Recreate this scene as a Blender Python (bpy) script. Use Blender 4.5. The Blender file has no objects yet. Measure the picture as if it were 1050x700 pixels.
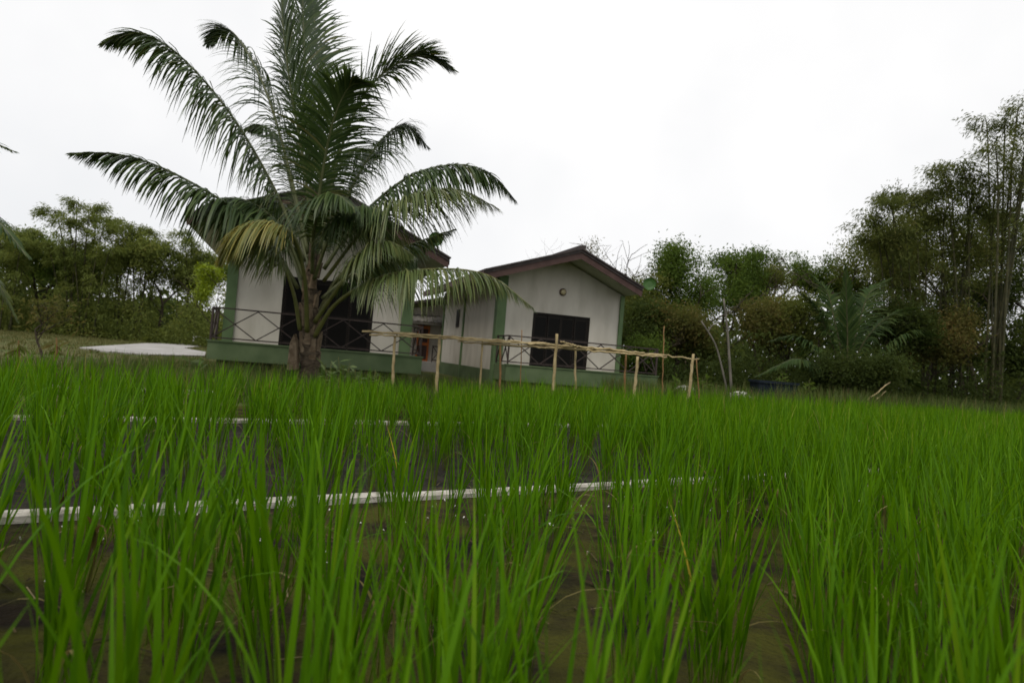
import bpy, math, random
import numpy as np
from mathutils import Vector, Matrix
S = bpy.context.scene
COL = S.collection
R = math.radians
random.seed(11)
RNG = np.random.default_rng(11)

# ------------------------------------------------------------------ camera
F = 700.0                      # focal length in pixels of a 1050 px wide picture
CAMZ = 1.0
PITCH, ROLL = math.atan(16 / F), R(4.8)
fw = Vector((0, math.cos(PITCH), math.sin(PITCH)))
up0 = Vector((0, -math.sin(PITCH), math.cos(PITCH)))
ax = Vector((1, 0, 0))
cr = math.cos(ROLL) * ax + math.sin(ROLL) * up0
cu = -math.sin(ROLL) * ax + math.cos(ROLL) * up0
CAM = Vector((0, 0, CAMZ))
cam = bpy.data.cameras.new('camera')
camo = bpy.data.objects.new('camera', cam)
COL.objects.link(camo)
m = Matrix((cr, cu, -fw)).transposed().to_4x4()
m.translation = CAM
camo.matrix_world = m
cam.sensor_width = 36
cam.lens = F / 1050 * 36
cam.clip_start = 0.05
cam.clip_end = 2000
cam.dof.use_dof = True
cam.dof.focus_distance = 4.2
cam.dof.aperture_fstop = 3.2
S.camera = camo

# ------------------------------------------------------------------ sky, sun, exposure
SUN_EL, SUN_AZ = R(55), R(205)
w = bpy.data.worlds.new('World')
S.world = w
w.use_nodes = True
nt = w.node_tree
nt.nodes.clear()
N = nt.nodes.new
sky = N('ShaderNodeTexSky'); sky.sky_type = 'NISHITA'; sky.sun_disc = False
sky.sun_elevation = SUN_EL; sky.sun_rotation = SUN_AZ
b1 = N('ShaderNodeBackground'); b1.inputs[1].default_value = 0.06
nt.links.new(sky.outputs[0], b1.inputs[0])
tc = N('ShaderNodeTexCoord')
nz = N('ShaderNodeTexNoise'); nz.inputs['Scale'].default_value = 1.6; nz.inputs['Detail'].default_value = 5
nt.links.new(tc.outputs['Generated'], nz.inputs['Vector'])
rp = N('ShaderNodeValToRGB')
rp.color_ramp.elements[0].position = .36; rp.color_ramp.elements[0].color = (.72, .73, .75, 1)
rp.color_ramp.elements[1].position = .68; rp.color_ramp.elements[1].color = (.93, .92, .91, 1)
nt.links.new(nz.outputs['Fac'], rp.inputs[0])
b2 = N('ShaderNodeBackground'); b2.inputs[1].default_value = 1.03
nt.links.new(rp.outputs[0], b2.inputs[0])
mxs = N('ShaderNodeMixShader'); mxs.inputs[0].default_value = .94
nt.links.new(b1.outputs[0], mxs.inputs[1]); nt.links.new(b2.outputs[0], mxs.inputs[2])
wo = N('ShaderNodeOutputWorld'); nt.links.new(mxs.outputs[0], wo.inputs[0])
sun = bpy.data.lights.new('sun', 'SUN'); sun.energy = 1.5; sun.angle = R(25); sun.color = (1, .93, .82)
suno = bpy.data.objects.new('sun', sun); COL.objects.link(suno)
suno.rotation_euler = (math.pi / 2 - SUN_EL, 0, math.pi - SUN_AZ)
vs = S.view_settings
vs.view_transform = 'Standard'; vs.look = 'None'; vs.gamma = 1; vs.exposure = 0.22; vs.use_curve_mapping = False
S.cycles.max_bounces = 6
S.cycles.diffuse_bounces = 3
S.cycles.transmission_bounces = 4
S.cycles.caustics_reflective = False
S.cycles.caustics_refractive = False


def ray(px, py):
    return fw + cr * ((px - 525) / F) + cu * ((350 - py) / F)


def at(px, py, Y):
    d = ray(px, py)
    return CAM + d * (Y / d.y)


def ground(px, py, z=0.0):
    d = ray(px, py)
    return CAM + d * ((z - CAMZ) / d.z)


def foot(px, Y, z=0.0):
    """the point at distance Y and height z that is seen at picture column px"""
    lo, hi = -400.0, 2000.0
    for _ in range(40):
        mid = (lo + hi) / 2
        if at(px, mid, Y).z > z: lo = mid
        else: hi = mid
    return at(px, lo, Y)


# ------------------------------------------------------------------ materials
def mat(name, col, rough=.7, col2=None, scale=6.0, bump=0.0, spec=.4, detail=6, col3=None, s3=1.0, t3=(.5, .62), bscale=None, coord='Object', stretch=None):
    mt = bpy.data.materials.new(name); mt.use_nodes = True
    t = mt.node_tree; bs = t.nodes['Principled BSDF']
    bs.inputs['Roughness'].default_value = rough
    bs.inputs['Specular IOR Level'].default_value = spec
    bs.inputs['Base Color'].default_value = (*col, 1)
    tcn = t.nodes.new('ShaderNodeTexCoord')
    src = tcn.outputs[coord]
    if stretch:
        mp = t.nodes.new('ShaderNodeMapping'); mp.inputs['Scale'].default_value = stretch
        t.links.new(src, mp.inputs[0]); src = mp.outputs[0]
    if col2:
        n = t.nodes.new('ShaderNodeTexNoise'); n.inputs['Scale'].default_value = scale; n.inputs['Detail'].default_value = detail
        t.links.new(src, n.inputs['Vector'])
        r = t.nodes.new('ShaderNodeValToRGB')
        r.color_ramp.elements[0].position = .36; r.color_ramp.elements[0].color = (*col, 1)
        r.color_ramp.elements[1].position = .66; r.color_ramp.elements[1].color = (*col2, 1)
        t.links.new(n.outputs['Fac'], r.inputs[0])
        out = r.outputs[0]
        if col3:
            n3 = t.nodes.new('ShaderNodeTexNoise'); n3.inputs['Scale'].default_value = s3; n3.inputs['Detail'].default_value = 7
            t.links.new(src, n3.inputs['Vector'])
            r3 = t.nodes.new('ShaderNodeValToRGB')
            r3.color_ramp.elements[0].position = t3[0]; r3.color_ramp.elements[0].color = (0, 0, 0, 1)
            r3.color_ramp.elements[1].position = t3[1]; r3.color_ramp.elements[1].color = (1, 1, 1, 1)
            t.links.new(n3.outputs['Fac'], r3.inputs[0])
            mx = t.nodes.new('ShaderNodeMix'); mx.data_type = 'RGBA'
            t.links.new(r3.outputs[0], mx.inputs[0]); t.links.new(out, mx.inputs[6]); mx.inputs[7].default_value = (*col3, 1)
            out = mx.outputs[2]
        t.links.new(out, bs.inputs['Base Color'])
    if bump:
        n2 = t.nodes.new('ShaderNodeTexNoise'); n2.inputs['Scale'].default_value = bscale or scale * 3; n2.inputs['Detail'].default_value = 5
        t.links.new(src, n2.inputs['Vector'])
        bp = t.nodes.new('ShaderNodeBump'); bp.inputs['Strength'].default_value = bump; bp.inputs['Distance'].default_value = .03
        t.links.new(n2.outputs['Fac'], bp.inputs['Height']); t.links.new(bp.outputs[0], bs.inputs['Normal'])
    return mt


def leafmat(name, stops, trans=.35, rough=.5, spec=.3, clumps=0.0, sheath=None):
    """foliage: each leaf (mesh island) takes its own colour from the ramp; clumps mixes in a slow change from spray to spray; some light passes through"""
    mt = bpy.data.materials.new(name); mt.use_nodes = True
    t = mt.node_tree; bs = t.nodes['Principled BSDF']; out = t.nodes['Material Output']
    g = t.nodes.new('ShaderNodeNewGeometry')
    r = t.nodes.new('ShaderNodeValToRGB')
    el = r.color_ramp.elements
    while len(el) < len(stops): el.new(.5)
    for e, (p, c) in zip(el, stops):
        e.position = p; e.color = (*c, 1)
    fac = g.outputs['Random Per Island']
    tcn = t.nodes.new('ShaderNodeTexCoord')
    if clumps:
        n = t.nodes.new('ShaderNodeTexNoise'); n.inputs['Scale'].default_value = .75; n.inputs['Detail'].default_value = 3
        t.links.new(tcn.outputs['Object'], n.inputs['Vector'])
        mr = t.nodes.new('ShaderNodeMapRange'); mr.inputs[1].default_value = .3; mr.inputs[2].default_value = .7
        t.links.new(n.outputs['Fac'], mr.inputs[0])
        mf = t.nodes.new('ShaderNodeMix'); mf.inputs[0].default_value = clumps
        t.links.new(fac, mf.inputs[2]); t.links.new(mr.outputs[0], mf.inputs[3]); fac = mf.outputs[0]
    t.links.new(fac, r.inputs[0])
    colr = r.outputs[0]
    if sheath:
        sx = t.nodes.new('ShaderNodeSeparateXYZ'); t.links.new(tcn.outputs['Object'], sx.inputs[0])
        mr2 = t.nodes.new('ShaderNodeMapRange'); mr2.inputs[1].default_value = .02; mr2.inputs[2].default_value = .2; mr2.inputs[3].default_value = .85; mr2.inputs[4].default_value = 0
        t.links.new(sx.outputs[2], mr2.inputs[0])
        ms = t.nodes.new('ShaderNodeMix'); ms.data_type = 'RGBA'
        t.links.new(mr2.outputs[0], ms.inputs[0]); t.links.new(colr, ms.inputs[6]); ms.inputs[7].default_value = (*sheath, 1); colr = ms.outputs[2]
    t.links.new(colr, bs.inputs['Base Color'])
    bs.inputs['Roughness'].default_value = rough; bs.inputs['Specular IOR Level'].default_value = spec
    tr = t.nodes.new('ShaderNodeBsdfTranslucent')
    hs = t.nodes.new('ShaderNodeHueSaturation'); hs.inputs['Hue'].default_value = .485; hs.inputs['Value'].default_value = 1.35; hs.inputs['Saturation'].default_value = 1.1
    t.links.new(colr, hs.inputs['Color']); t.links.new(hs.outputs[0], tr.inputs['Color'])
    mx = t.nodes.new('ShaderNodeMixShader'); mx.inputs[0].default_value = trans
    t.links.new(bs.outputs[0], mx.inputs[1]); t.links.new(tr.outputs[0], mx.inputs[2]); t.links.new(mx.outputs[0], out.inputs[0])
    return mt


M = {
 'grass_ground': mat('dry_lawn', (.07, .078, .026), .95, (.115, .11, .042), 1.3, .6, .1, col3=(.06, .085, .02), s3=.35, coord='Object'),
 'soil': mat('mossy_mud', (.011, .010, .009), .95, (.034, .025, .015), 5.0, 1.0, .05, col3=(.056, .056, .012), s3=2.4, t3=(.40, .58), bscale=34),
 'wet': mat('dark_wet_mud', (.015, .0135, .0115), .8, (.033, .028, .021), 7.0, .8, .10, bscale=24),
 'kerb': mat('weathered_concrete', (.30, .28, .24), .9, (.52, .49, .44), 9.0, .4, .2, col3=(.16, .14, .1), s3=5, t3=(.55, .72)),
 'pad': mat('pale_concrete', (.31, .30, .29), .9, (.41, .40, .39), .8, .1, .2, col3=(.27, .26, .23), s3=.5, t3=(.5, .8)),
 'wall': mat('plastered_wall', (.48, .447, .39), .9, (.56, .525, .465), 1.4, .12, .15, col3=(.39, .36, .30), s3=1.6, t3=(.5, .85), bscale=40, stretch=(1.6, 1.6, .5)),
 'green': mat('green_paint', (.085, .135, .06), .7, (.115, .175, .08), 1.6, .1, .25, bscale=30),
 'greendirt': mat('weathered_green_paint', (.07, .105, .048), .8, (.11, .15, .075), 1.4, .1, .2, bscale=30),
 'brown': mat('brown_fascia', (.055, .028, .024), .6, (.08, .045, .037), 3, .1, .3),
 'tile': mat('dark_roof_tile', (.035, .028, .027), .7, (.06, .048, .045), 4, .4, .3),
 'soffit': mat('soffit_board', (.36, .36, .29), .8, (.42, .41, .34), 2, .05, .2),
 'glass': mat('dark_door_glass', (.005, .0045, .004), .45, None, spec=.1),
 'dark': mat('dark_metal', (.022, .014, .012), .55, (.04, .025, .02), 12, 0, .4),
 'void': mat('under_deck_shade', (.012, .011, .01), .9, None),  # near-black for the deck posts: shade under the deck put into their colour
 'orange': mat('varnished_door', (.42, .11, .025), .55, (.52, .15, .035), 5, 0, .3, stretch=(3, 3, .4)),
 'asb': mat('grey_awning_sheet', (.10, .095, .085), .8, (.15, .14, .125), 3, .2, .2),
 'bamboo': mat('dry_bamboo', (.27, .205, .10), .7, (.42, .34, .19), 7, .3, .2, col3=(.12, .09, .05), s3=3.5, t3=(.55, .72)),
 'bamboo_red': mat('brown_bamboo', (.17, .09, .035), .65, (.26, .15, .06), 7, .25, .3),
 'bark': mat('bark', (.045, .036, .026), .9, (.08, .065, .048), 9, .8, .15),
 'palebark': mat('pale_dead_wood', (.09, .085, .07), .9, (.17, .155, .13), 6, .5, .15, stretch=(1, 1, .3)),
 'culm': mat('bamboo_culm', (.035, .038, .018), .7, (.07, .065, .03), 5, 0, .15),
 'palmtrunk': mat('palm_trunk', (.05, .038, .027), .95, (.125, .098, .068), 10, 1.0, .1, stretch=(1, 1, 2.2)),
 'sheath': mat('dry_leaf_base', (.10, .072, .045), .9, (.20, .155, .105), 9, .6, .15),
 'petiole': mat('petiole', (.075, .085, .022), .5, (.12, .12, .035), 4, 0, .35),
 'petdark': mat('dark_midrib', (.07, .085, .03), .5, (.11, .12, .05), 4, 0, .35),
 'disc': mat('green_disc', (.025, .075, .012), .5, (.04, .10, .02), 6, 0, .3),
 'frame': mat('black_door_frame', (.014, .011, .009), .6, None, spec=.15),
 'lamp': mat('lamp_glass', (.36, .31, .17), .4, (.44, .38, .22), 8, 0, .4),
 'sack': mat('white_sack', (.55, .54, .5), .8, (.7, .69, .66), 6, .4, .2),
 'tub': mat('dark_blue_plastic', (.008, .012, .019), .7, (.014, .02, .028), 4, 0, .1),
 'rubble': mat('pale_fragments', (.4, .39, .36), .9, (.65, .64, .6), 12, 0, .2),
 'rice': leafmat('rice_blade', [(0, (0.038, 0.107, 0.003)), (.45, (0.067, 0.172, 0.003)), (.8, (0.099, 0.224, 0.005)), (.965, (0.129, 0.241, 0.012)), (1, (0.258, 0.232, 0.060))], .38, .55, .08, 0, (.12, .115, .035)),
 'rice_yellow': leafmat('yellowed_rice_blade', [(0, (.35, .27, .03)), (1, (.42, .33, .05))], .3, .5, .2),
 'dead_blade': leafmat('dead_rice_blade', [(0, (.10, .08, .028)), (.5, (.17, .14, .05)), (1, (.26, .23, .10))], .3, .7, .08),
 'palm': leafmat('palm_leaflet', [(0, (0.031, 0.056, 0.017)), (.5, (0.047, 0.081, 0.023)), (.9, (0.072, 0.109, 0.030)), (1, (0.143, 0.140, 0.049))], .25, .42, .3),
 'palmdark': leafmat('dark_palm_leaflet', [(0, (0.022, 0.043, 0.012)), (.6, (0.035, 0.064, 0.015)), (1, (0.068, 0.094, 0.026))], .25, .6, .12),  # darker green than the big palm's leaflets
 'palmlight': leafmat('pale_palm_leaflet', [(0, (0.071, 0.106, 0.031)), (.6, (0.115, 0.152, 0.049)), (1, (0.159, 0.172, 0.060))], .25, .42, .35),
 'palmyellow': leafmat('yellowing_palm_leaflet', [(0, (0.135, 0.162, 0.042)), (.5, (0.216, 0.216, 0.054)), (1, (0.351, 0.284, 0.072))], .3, .45, .4),
 'leafA': leafmat('olive_tree_leaf', [(0, (0.064, 0.084, 0.022)), (.5, (0.100, 0.124, 0.030)), (.85, (0.151, 0.166, 0.043)), (1, (0.201, 0.151, 0.053))], .46, .7, .06, .55),
 'leafB': leafmat('green_tree_leaf', [(0, (0.050, 0.082, 0.019)), (.6, (0.081, 0.131, 0.027)), (1, (0.134, 0.187, 0.040))], .46, .7, .06, .55),
 'leafC': leafmat('bamboo_leaf', [(0, (0.055, 0.073, 0.021)), (.5, (0.088, 0.109, 0.031)), (.8, (0.130, 0.144, 0.043)), (1, (0.173, 0.144, 0.059))], .46, .7, .06, .55),
 'leafD': leafmat('dry_reddish_leaf', [(0, (0.069, 0.083, 0.022)), (.5, (0.101, 0.103, 0.030)), (.8, (0.140, 0.118, 0.040)), (1, (0.240, 0.166, 0.066))], .46, .7, .06, .55),
 'leafE': leafmat('dark_green_leaf', [(0, (0.030, 0.044, 0.014)), (.6, (0.050, 0.072, 0.019)), (1, (0.084, 0.106, 0.026))], .46, .7, .06, .55),  # darkest of the tree greens
 'leafF': leafmat('hazed_olive_leaf', [(0, (0.083, 0.110, 0.029)), (.5, (0.127, 0.160, 0.042)), (.85, (0.176, 0.206, 0.057)), (1, (0.209, 0.188, 0.063))], .48, .7, .06, .5),  # lightened olive: brightness and haze of the left trees put into the colour
 'leafG': leafmat('hazed_green_leaf', [(0, (0.066, 0.106, 0.026)), (.6, (0.110, 0.169, 0.037)), (1, (0.154, 0.225, 0.052))], .48, .7, .06, .5),  # tree green lightened the same way, left-side haze painted into it
 'lime': leafmat('lime_leaf', [(0, (.14, .21, .012)), (1, (.26, .33, .03))], .35, .5, .3),
 'weed': leafmat('weed_blade', [(0, (.035, .06, .012)), (.5, (.06, .095, .018)), (.85, (.10, .12, .03)), (1, (.2, .16, .07))], .3, .6, .2),
 'dryweed': leafmat('dry_grass_blade', [(0, (.06, .075, .022)), (.5, (.10, .105, .035)), (1, (.17, .15, .06))], .3, .7, .15),
 'straw': leafmat('dead_straw', [(0, (.022, .016, .009)), (.5, (.05, .036, .018)), (.85, (.09, .068, .033)), (1, (.2, .16, .09))], .1, .8, .1),
 'paleweed': leafmat('pale_weed_leaf', [(0, (.08, .13, .04)), (1, (.15, .2, .08))], .3, .5, .3),
 'twig': mat('bare_twig', (.13, .10, .075), .9, (.19, .15, .12), 5, 0, .1),
}


# ------------------------------------------------------------------ object helpers
def tag(o, label=None, cat=None, group=None, kind=None):
    if label: o['label'] = label
    if cat: o['category'] = cat
    if group: o['group'] = group
    if kind: o['kind'] = kind
    return o


def thing(name, label, cat, loc, group=None, rz=0):
    o = bpy.data.objects.new(name, None); o.empty_display_size = .2
    o.location = loc; o.rotation_euler.z = rz
    COL.objects.link(o)
    return tag(o, label, cat, group)


def link(name, me, parent=None, world=True):
    o = bpy.data.objects.new(name, me); COL.objects.link(o)
    if parent is not None:
        o.parent = parent
        if world:                      # geometry was given in world coordinates
            chain = Matrix(); q = parent
            while q is not None:
                chain = q.matrix_basis @ chain if q.parent is None else chain
                q = q.parent
            o.matrix_parent_inverse = Matrix()
            # only the top empty is ever moved, so undo that transform once, at the first level
            if parent.parent is None: o.matrix_basis = chain.inverted()
    return o


class MB:
    def __init__(s): s.v = []; s.f = []
    def add(s, vs_, fs):
        n = len(s.v); s.v += [tuple(p) for p in vs_]; s.f += [tuple(i + n for i in q) for q in fs]
    def hexa(s, p):                    # p: 8 points, bottom ring then top ring
        s.add(p, [(3, 2, 1, 0), (4, 5, 6, 7), (0, 1, 5, 4), (1, 2, 6, 5), (2, 3, 7, 6), (3, 0, 4, 7)])
    def box(s, o, a, b, c):            # corner o, edge vectors a, b, c
        o, a, b, c = map(Vector, (o, a, b, c))
        s.hexa([o, o + a, o + a + b, o + b, o + c, o + a + c, o + a + b + c, o + b + c])
    def bar(s, p, q, wd, hd=None, upv=(0, 0, 1)):
        p, q = Vector(p), Vector(q); d = (q - p).normalized(); u = Vector(upv)
        if abs(d.dot(u)) > .98: u = Vector((1, 0, 0))
        a = d.cross(u).normalized(); b = a.cross(d).normalized(); hd = hd or wd
        a *= wd / 2; b *= hd / 2
        s.hexa([p - a - b, p + a - b, p + a + b, p - a + b, q - a - b, q + a - b, q + a + b, q - a + b])
    def prism(s, poly, ext):           # planar polygon pushed along ext
        n = len(poly); P = [Vector(p) for p in poly]; e = Vector(ext)
        s.add(P + [p + e for p in P], [tuple(range(n))[::-1], tuple(range(n, 2 * n))] + [(i, (i + 1) % n, (i + 1) % n + n, i + n) for i in range(n)])
    def tube(s, pts, rad, k=6, cap=True):
        P = [Vector(p) for p in pts]; n = len(P)
        if not hasattr(rad, '__len__'): rad = [rad] * n
        u = None; rings = []
        for i in range(n):
            t = (P[min(i + 1, n - 1)] - P[max(i - 1, 0)])
            t = t.normalized() if t.length > 1e-9 else Vector((0, 0, 1))
            if u is None: u = t.orthogonal().normalized()
            else:
                u = u - t * u.dot(t)
                u = u.normalized() if u.length > 1e-6 else t.orthogonal().normalized()
            v = t.cross(u)
            rings.append([P[i] + (u * math.cos(2 * math.pi * j / k) + v * math.sin(2 * math.pi * j / k)) * rad[i] for j in range(k)])
        fs = [(i * k + j, i * k + (j + 1) % k, (i + 1) * k + (j + 1) % k, (i + 1) * k + j) for i in range(n - 1) for j in range(k)]
        if cap: fs += [tuple(range(k))[::-1], tuple(range((n - 1) * k, n * k))]
        s.add([p for r in rings for p in r], fs)
    def mesh(s, name, mt, smooth=False):
        me = bpy.data.meshes.new(name); me.from_pydata(s.v, [], s.f); me.materials.append(M[mt])
        if smooth: me.shade_smooth()
        me.update(); return me
    def build(s, name, mt, parent=None, smooth=False): return link(name, s.mesh(name, mt, smooth), parent)


def np_mesh(name, V, Q, mt, smooth=False, tri=False):
    me = bpy.data.meshes.new(name)
    V = np.asarray(V, np.float32); Q = np.asarray(Q, np.int32); k = Q.shape[1]
    me.vertices.add(len(V)); me.vertices.foreach_set('co', V.ravel())
    me.loops.add(Q.size); me.loops.foreach_set('vertex_index', Q.ravel())
    me.polygons.add(len(Q)); me.polygons.foreach_set('loop_start', np.arange(0, Q.size, k, dtype=np.int32))
    me.update(calc_edges=True)
    if smooth: me.shade_smooth()
    for mm in (mt if isinstance(mt, (list, tuple)) else [mt]): me.materials.append(M[mm])
    return me


def catmull(P, n):
    P = [Vector(p) for p in P]; P = [2 * P[0] - P[1]] + P + [2 * P[-1] - P[-2]]
    out = []; segs = len(P) - 3
    for i in range(n):
        t = i / (n - 1) * segs; k = min(int(t), segs - 1); t -= k
        a, b, c, d = P[k:k + 4]
        out.append(.5 * ((2 * b) + (c - a) * t + (2 * a - 5 * b + 4 * c - d) * t * t + (3 * b - a - 3 * c + d) * t ** 3))
    return out


def unit(a):
    return a / np.maximum(np.linalg.norm(a, axis=-1, keepdims=True), 1e-9)


def leaves(C, Ln, Wd, rng, down=.25, axis=None, fold=.18):
    """diamond leaves at points C; lengths Ln, widths Wd; down pulls their tips towards the ground"""
    n = len(C)
    d = rng.normal(size=(n, 3)) if axis is None else axis + rng.normal(size=(n, 3)) * .45
    d = unit(d); d[:, 2] -= down; d = unit(d)
    q = unit(np.cross(d, rng.normal(size=(n, 3)) * .6 + np.array([0, 0, 1.0])))
    nn = np.cross(q, d)
    Ln = (Ln * rng.uniform(.65, 1.3, n))[:, None]; Wd = (Wd * rng.uniform(.7, 1.25, n))[:, None]
    V = np.empty((n, 4, 3))
    V[:, 0] = C
    V[:, 1] = C + d * Ln * .45 + q * Wd * .5 + nn * Wd * fold
    V[:, 2] = C + d * Ln
    V[:, 3] = C + d * Ln * .45 - q * Wd * .5 + nn * Wd * fold
    return V.reshape(-1, 3), np.arange(4 * n).reshape(n, 4)


# ------------------------------------------------------------------ setting: ground, beds, kerbs, pad
def sheet(name, poly, z, mt):
    b = MB(); b.add([(p[0], p[1], z) for p in poly], [tuple(range(len(poly)))])
    o = b.build(name, mt); return tag(o, kind='structure')


tag(sheet('ground', [(-500, -60), (500, -60), (500, 700), (-500, 700)], 0, 'grass_ground'), 'dry olive ground with patchy grass running back to the trees', 'ground')
SL = .70                                  # direction of the beds: Y = c + SL * X
K1, K2, K3 = 4.98, 9.85, 14.3
kd = Vector((1, SL, 0)).normalized(); kn = Vector((-kd.y, kd.x, 0))


def on(c, x): return Vector((x, c + SL * x, 0))


def edge_y(x): return 12.4 + .58 * x if x < 12 else 19.4 + .05 * (x - 12)


tag(sheet('soil_bed', [on(-14, -14), on(-14, 30), on(K1, 30), on(K1, -14)], .004, 'soil'), 'brown mossy mud in the nearest paddy bed before the white kerb', 'soil')
tag(sheet('wet_bed', [on(K1, -14), on(K1, 24), on(K2, 24), on(K2, -14)], .004, 'wet'), 'dark wet mud between the two white kerbs', 'mud')
tag(sheet('far_bed', [on(K2, -12), on(K2, 20), on(K2 + 2.3, 20), on(K2 + 2.3, -12)], .004, 'soil'), 'mossy mud of the bed beyond the second kerb', 'soil')


def kerb(c, x0, x1, lab, wd=.13, hgt=.075, seed=1):
    rg = random.Random(seed); b = MB(); x = x0
    while x < x1:
        l = rg.uniform(.7, 1.3); p = on(c, x); q = on(c, min(x + l, x1))
        j = kn * rg.uniform(-.012, .012); hh = hgt + rg.uniform(-.005, .005); e = kd * .002
        w0 = kn * wd * rg.uniform(.45, .55); ch = kn * .016
        p0, q0 = p + j + e, q + j - e
        b.hexa([p0 - w0, q0 - w0, q0 + w0, p0 + w0, p0 - w0 + Vector((0, 0, hh - .015)), q0 - w0 + Vector((0, 0, hh - .015 + rg.uniform(-.006, .006))),
                q0 + w0 + Vector((0, 0, hh - .015)), p0 + w0 + Vector((0, 0, hh - .015))])
        b.hexa([p0 - w0 + Vector((0, 0, hh - .015)), q0 - w0 + Vector((0, 0, hh - .015)), q0 + w0 + Vector((0, 0, hh - .015)), p0 + w0 + Vector((0, 0, hh - .015)),
                p0 - w0 + ch + Vector((0, 0, hh)), q0 - w0 + ch + Vector((0, 0, hh)), q0 + w0 - ch + Vector((0, 0, hh)), p0 + w0 - ch + Vector((0, 0, hh))])
        x += l
    o = b.build('kerb_strip', 'kerb'); tag(o, lab, 'kerb', kind='structure')


kerb(K1, -5.5, 9.0, 'white concrete kerb crossing the near rice in front of the dark mud', .09, .05, 1)
kerb(K2, -10, 9, 'second thin white kerb seen through rice beyond the dark mud', .09, .05, 2)
kerb(K3, -13, -4.5, 'faint far kerb between rice and the lawn near the concrete pad', .12, .06, 3)
pad = [ground(81, 356.5, .03), ground(149, 352.0, .03), ground(230, 352.8, .03), ground(188, 357, .03), ground(211, 361, .03), ground(210, 365, .03), ground(153, 363.8, .03), ground(110, 360.5, .03)]
b = MB(); b.prism([(p.x, p.y, 0.0) for p in pad], (0, 0, .05))
tag(b.build('concrete_path', 'pad'), 'pale concrete pad on the lawn left of the houses', 'concrete pad', kind='structure')

# ------------------------------------------------------------------ rice
def rice_plant_mesh(name, seed, tillers, H, segs, wide=1.0, yellow=False):
    rng = np.random.default_rng(seed)
    nb = tillers * 3
    az = rng.uniform(0, 2 * np.pi, nb)
    taz = np.repeat(rng.uniform(0, 2 * np.pi, tillers), 3)
    rr = np.repeat(np.sqrt(rng.uniform(0, 1, tillers)) * .045, 3)
    base = np.stack([np.cos(taz) * rr, np.sin(taz) * rr, np.zeros(nb)], 1)
    az = np.where(rng.random(nb) < .55, taz + rng.normal(0, .7, nb), az)
    z0 = np.tile([.16, .26, .34], tillers) * H * rng.uniform(.75, 1.2, nb)
    L = H * rng.uniform(.50, .78, nb)
    lean = np.repeat(rng.uniform(.01, .23, tillers), 3) * (rr / .055 * .7 + .3)
    a0 = lean + rng.uniform(.02, .14, nb)
    a1 = lean + np.abs(rng.normal(.24, .25, nb)) + .04
    droop = rng.random(nb) < .07
    a1 = np.where(droop, a1 + rng.uniform(.8, 1.7, nb), a1)
    dead = (np.arange(nb) % 3 == 0) & (rng.random(nb) < .16)
    a1 = np.where(dead, a1 + rng.uniform(.9, 2.0, nb), a1); L = np.where(dead, L * .7, L)
    wid = wide * rng.uniform(.0065, .0105, nb)
    T = segs + 1
    ts = np.linspace(0, 1, T)
    pts = np.zeros((nb, T, 3)); wds = np.zeros((nb, T))
    h = np.stack([np.cos(az), np.sin(az), np.zeros(nb)], 1)
    ht = np.stack([np.cos(taz), np.sin(taz), np.zeros(nb)], 1)
    tot = z0 + L
    pos = base.copy(); pts[:, 0] = pos
    for i in range(1, T):
        s = ts[i] * tot
        fl = np.clip((s - z0) / L, 0, 1)
        ang = np.where(s < z0, lean, a0 + (a1 - a0) * fl ** 1.5)
        hd = np.where((s < z0)[:, None], ht, h)
        pos = pos + (hd * np.sin(ang)[:, None] + np.array([0, 0, 1.0]) * np.cos(ang)[:, None]) * (tot / segs)[:, None]
        pts[:, i] = pos
    for i in range(T):
        s = ts[i] * tot
        fl = (s - z0) / L
        wds[:, i] = np.where(fl < 0, .45, np.where(fl < .3, .45 + .55 * fl / .3, np.clip(1 - ((fl - .3) / .7) ** 1.7, .03, 1))) * wid
    tw = az + np.pi / 2 + rng.normal(0, .5, nb)
    q = np.stack([np.cos(tw), np.sin(tw), np.zeros(nb)], 1)
    V = np.empty((nb, T, 2, 3))
    V[:, :, 0] = pts - q[:, None] * wds[:, :, None] * .5
    V[:, :, 1] = pts + q[:, None] * wds[:, :, None] * .5
    idx = np.arange(nb * T * 2).reshape(nb, T, 2)
    Q = np.stack([idx[:, :-1, 0], idx[:, :-1, 1], idx[:, 1:, 1], idx[:, 1:, 0]], -1).reshape(-1, 4)
    V = V.reshape(-1, 3)
    if name is None: return V, Q
    me = np_mesh(name, V, Q, ['rice', 'rice_yellow', 'dead_blade'], smooth=True)
    me.polygons.foreach_set('material_index', np.repeat(np.where(dead, 2, 0), segs).astype(np.int32))
    if yellow:
        for p in me.polygons:
            if (p.index // segs) in (4,) and p.index % segs >= segs - 4: p.material_index = 1
    return me


near_meshes = [rice_plant_mesh('rice_plant', 100 + i, 8 + i % 5, .70 + .02 * (i % 4), 10, 1.2) for i in range(9)]
yellow_mesh = rice_plant_mesh('rice_plant', 171, 11, .72, 10, 1.35, True)
cand = []
rg = random.Random(5)
x = -14.0
sp = .272
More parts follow.
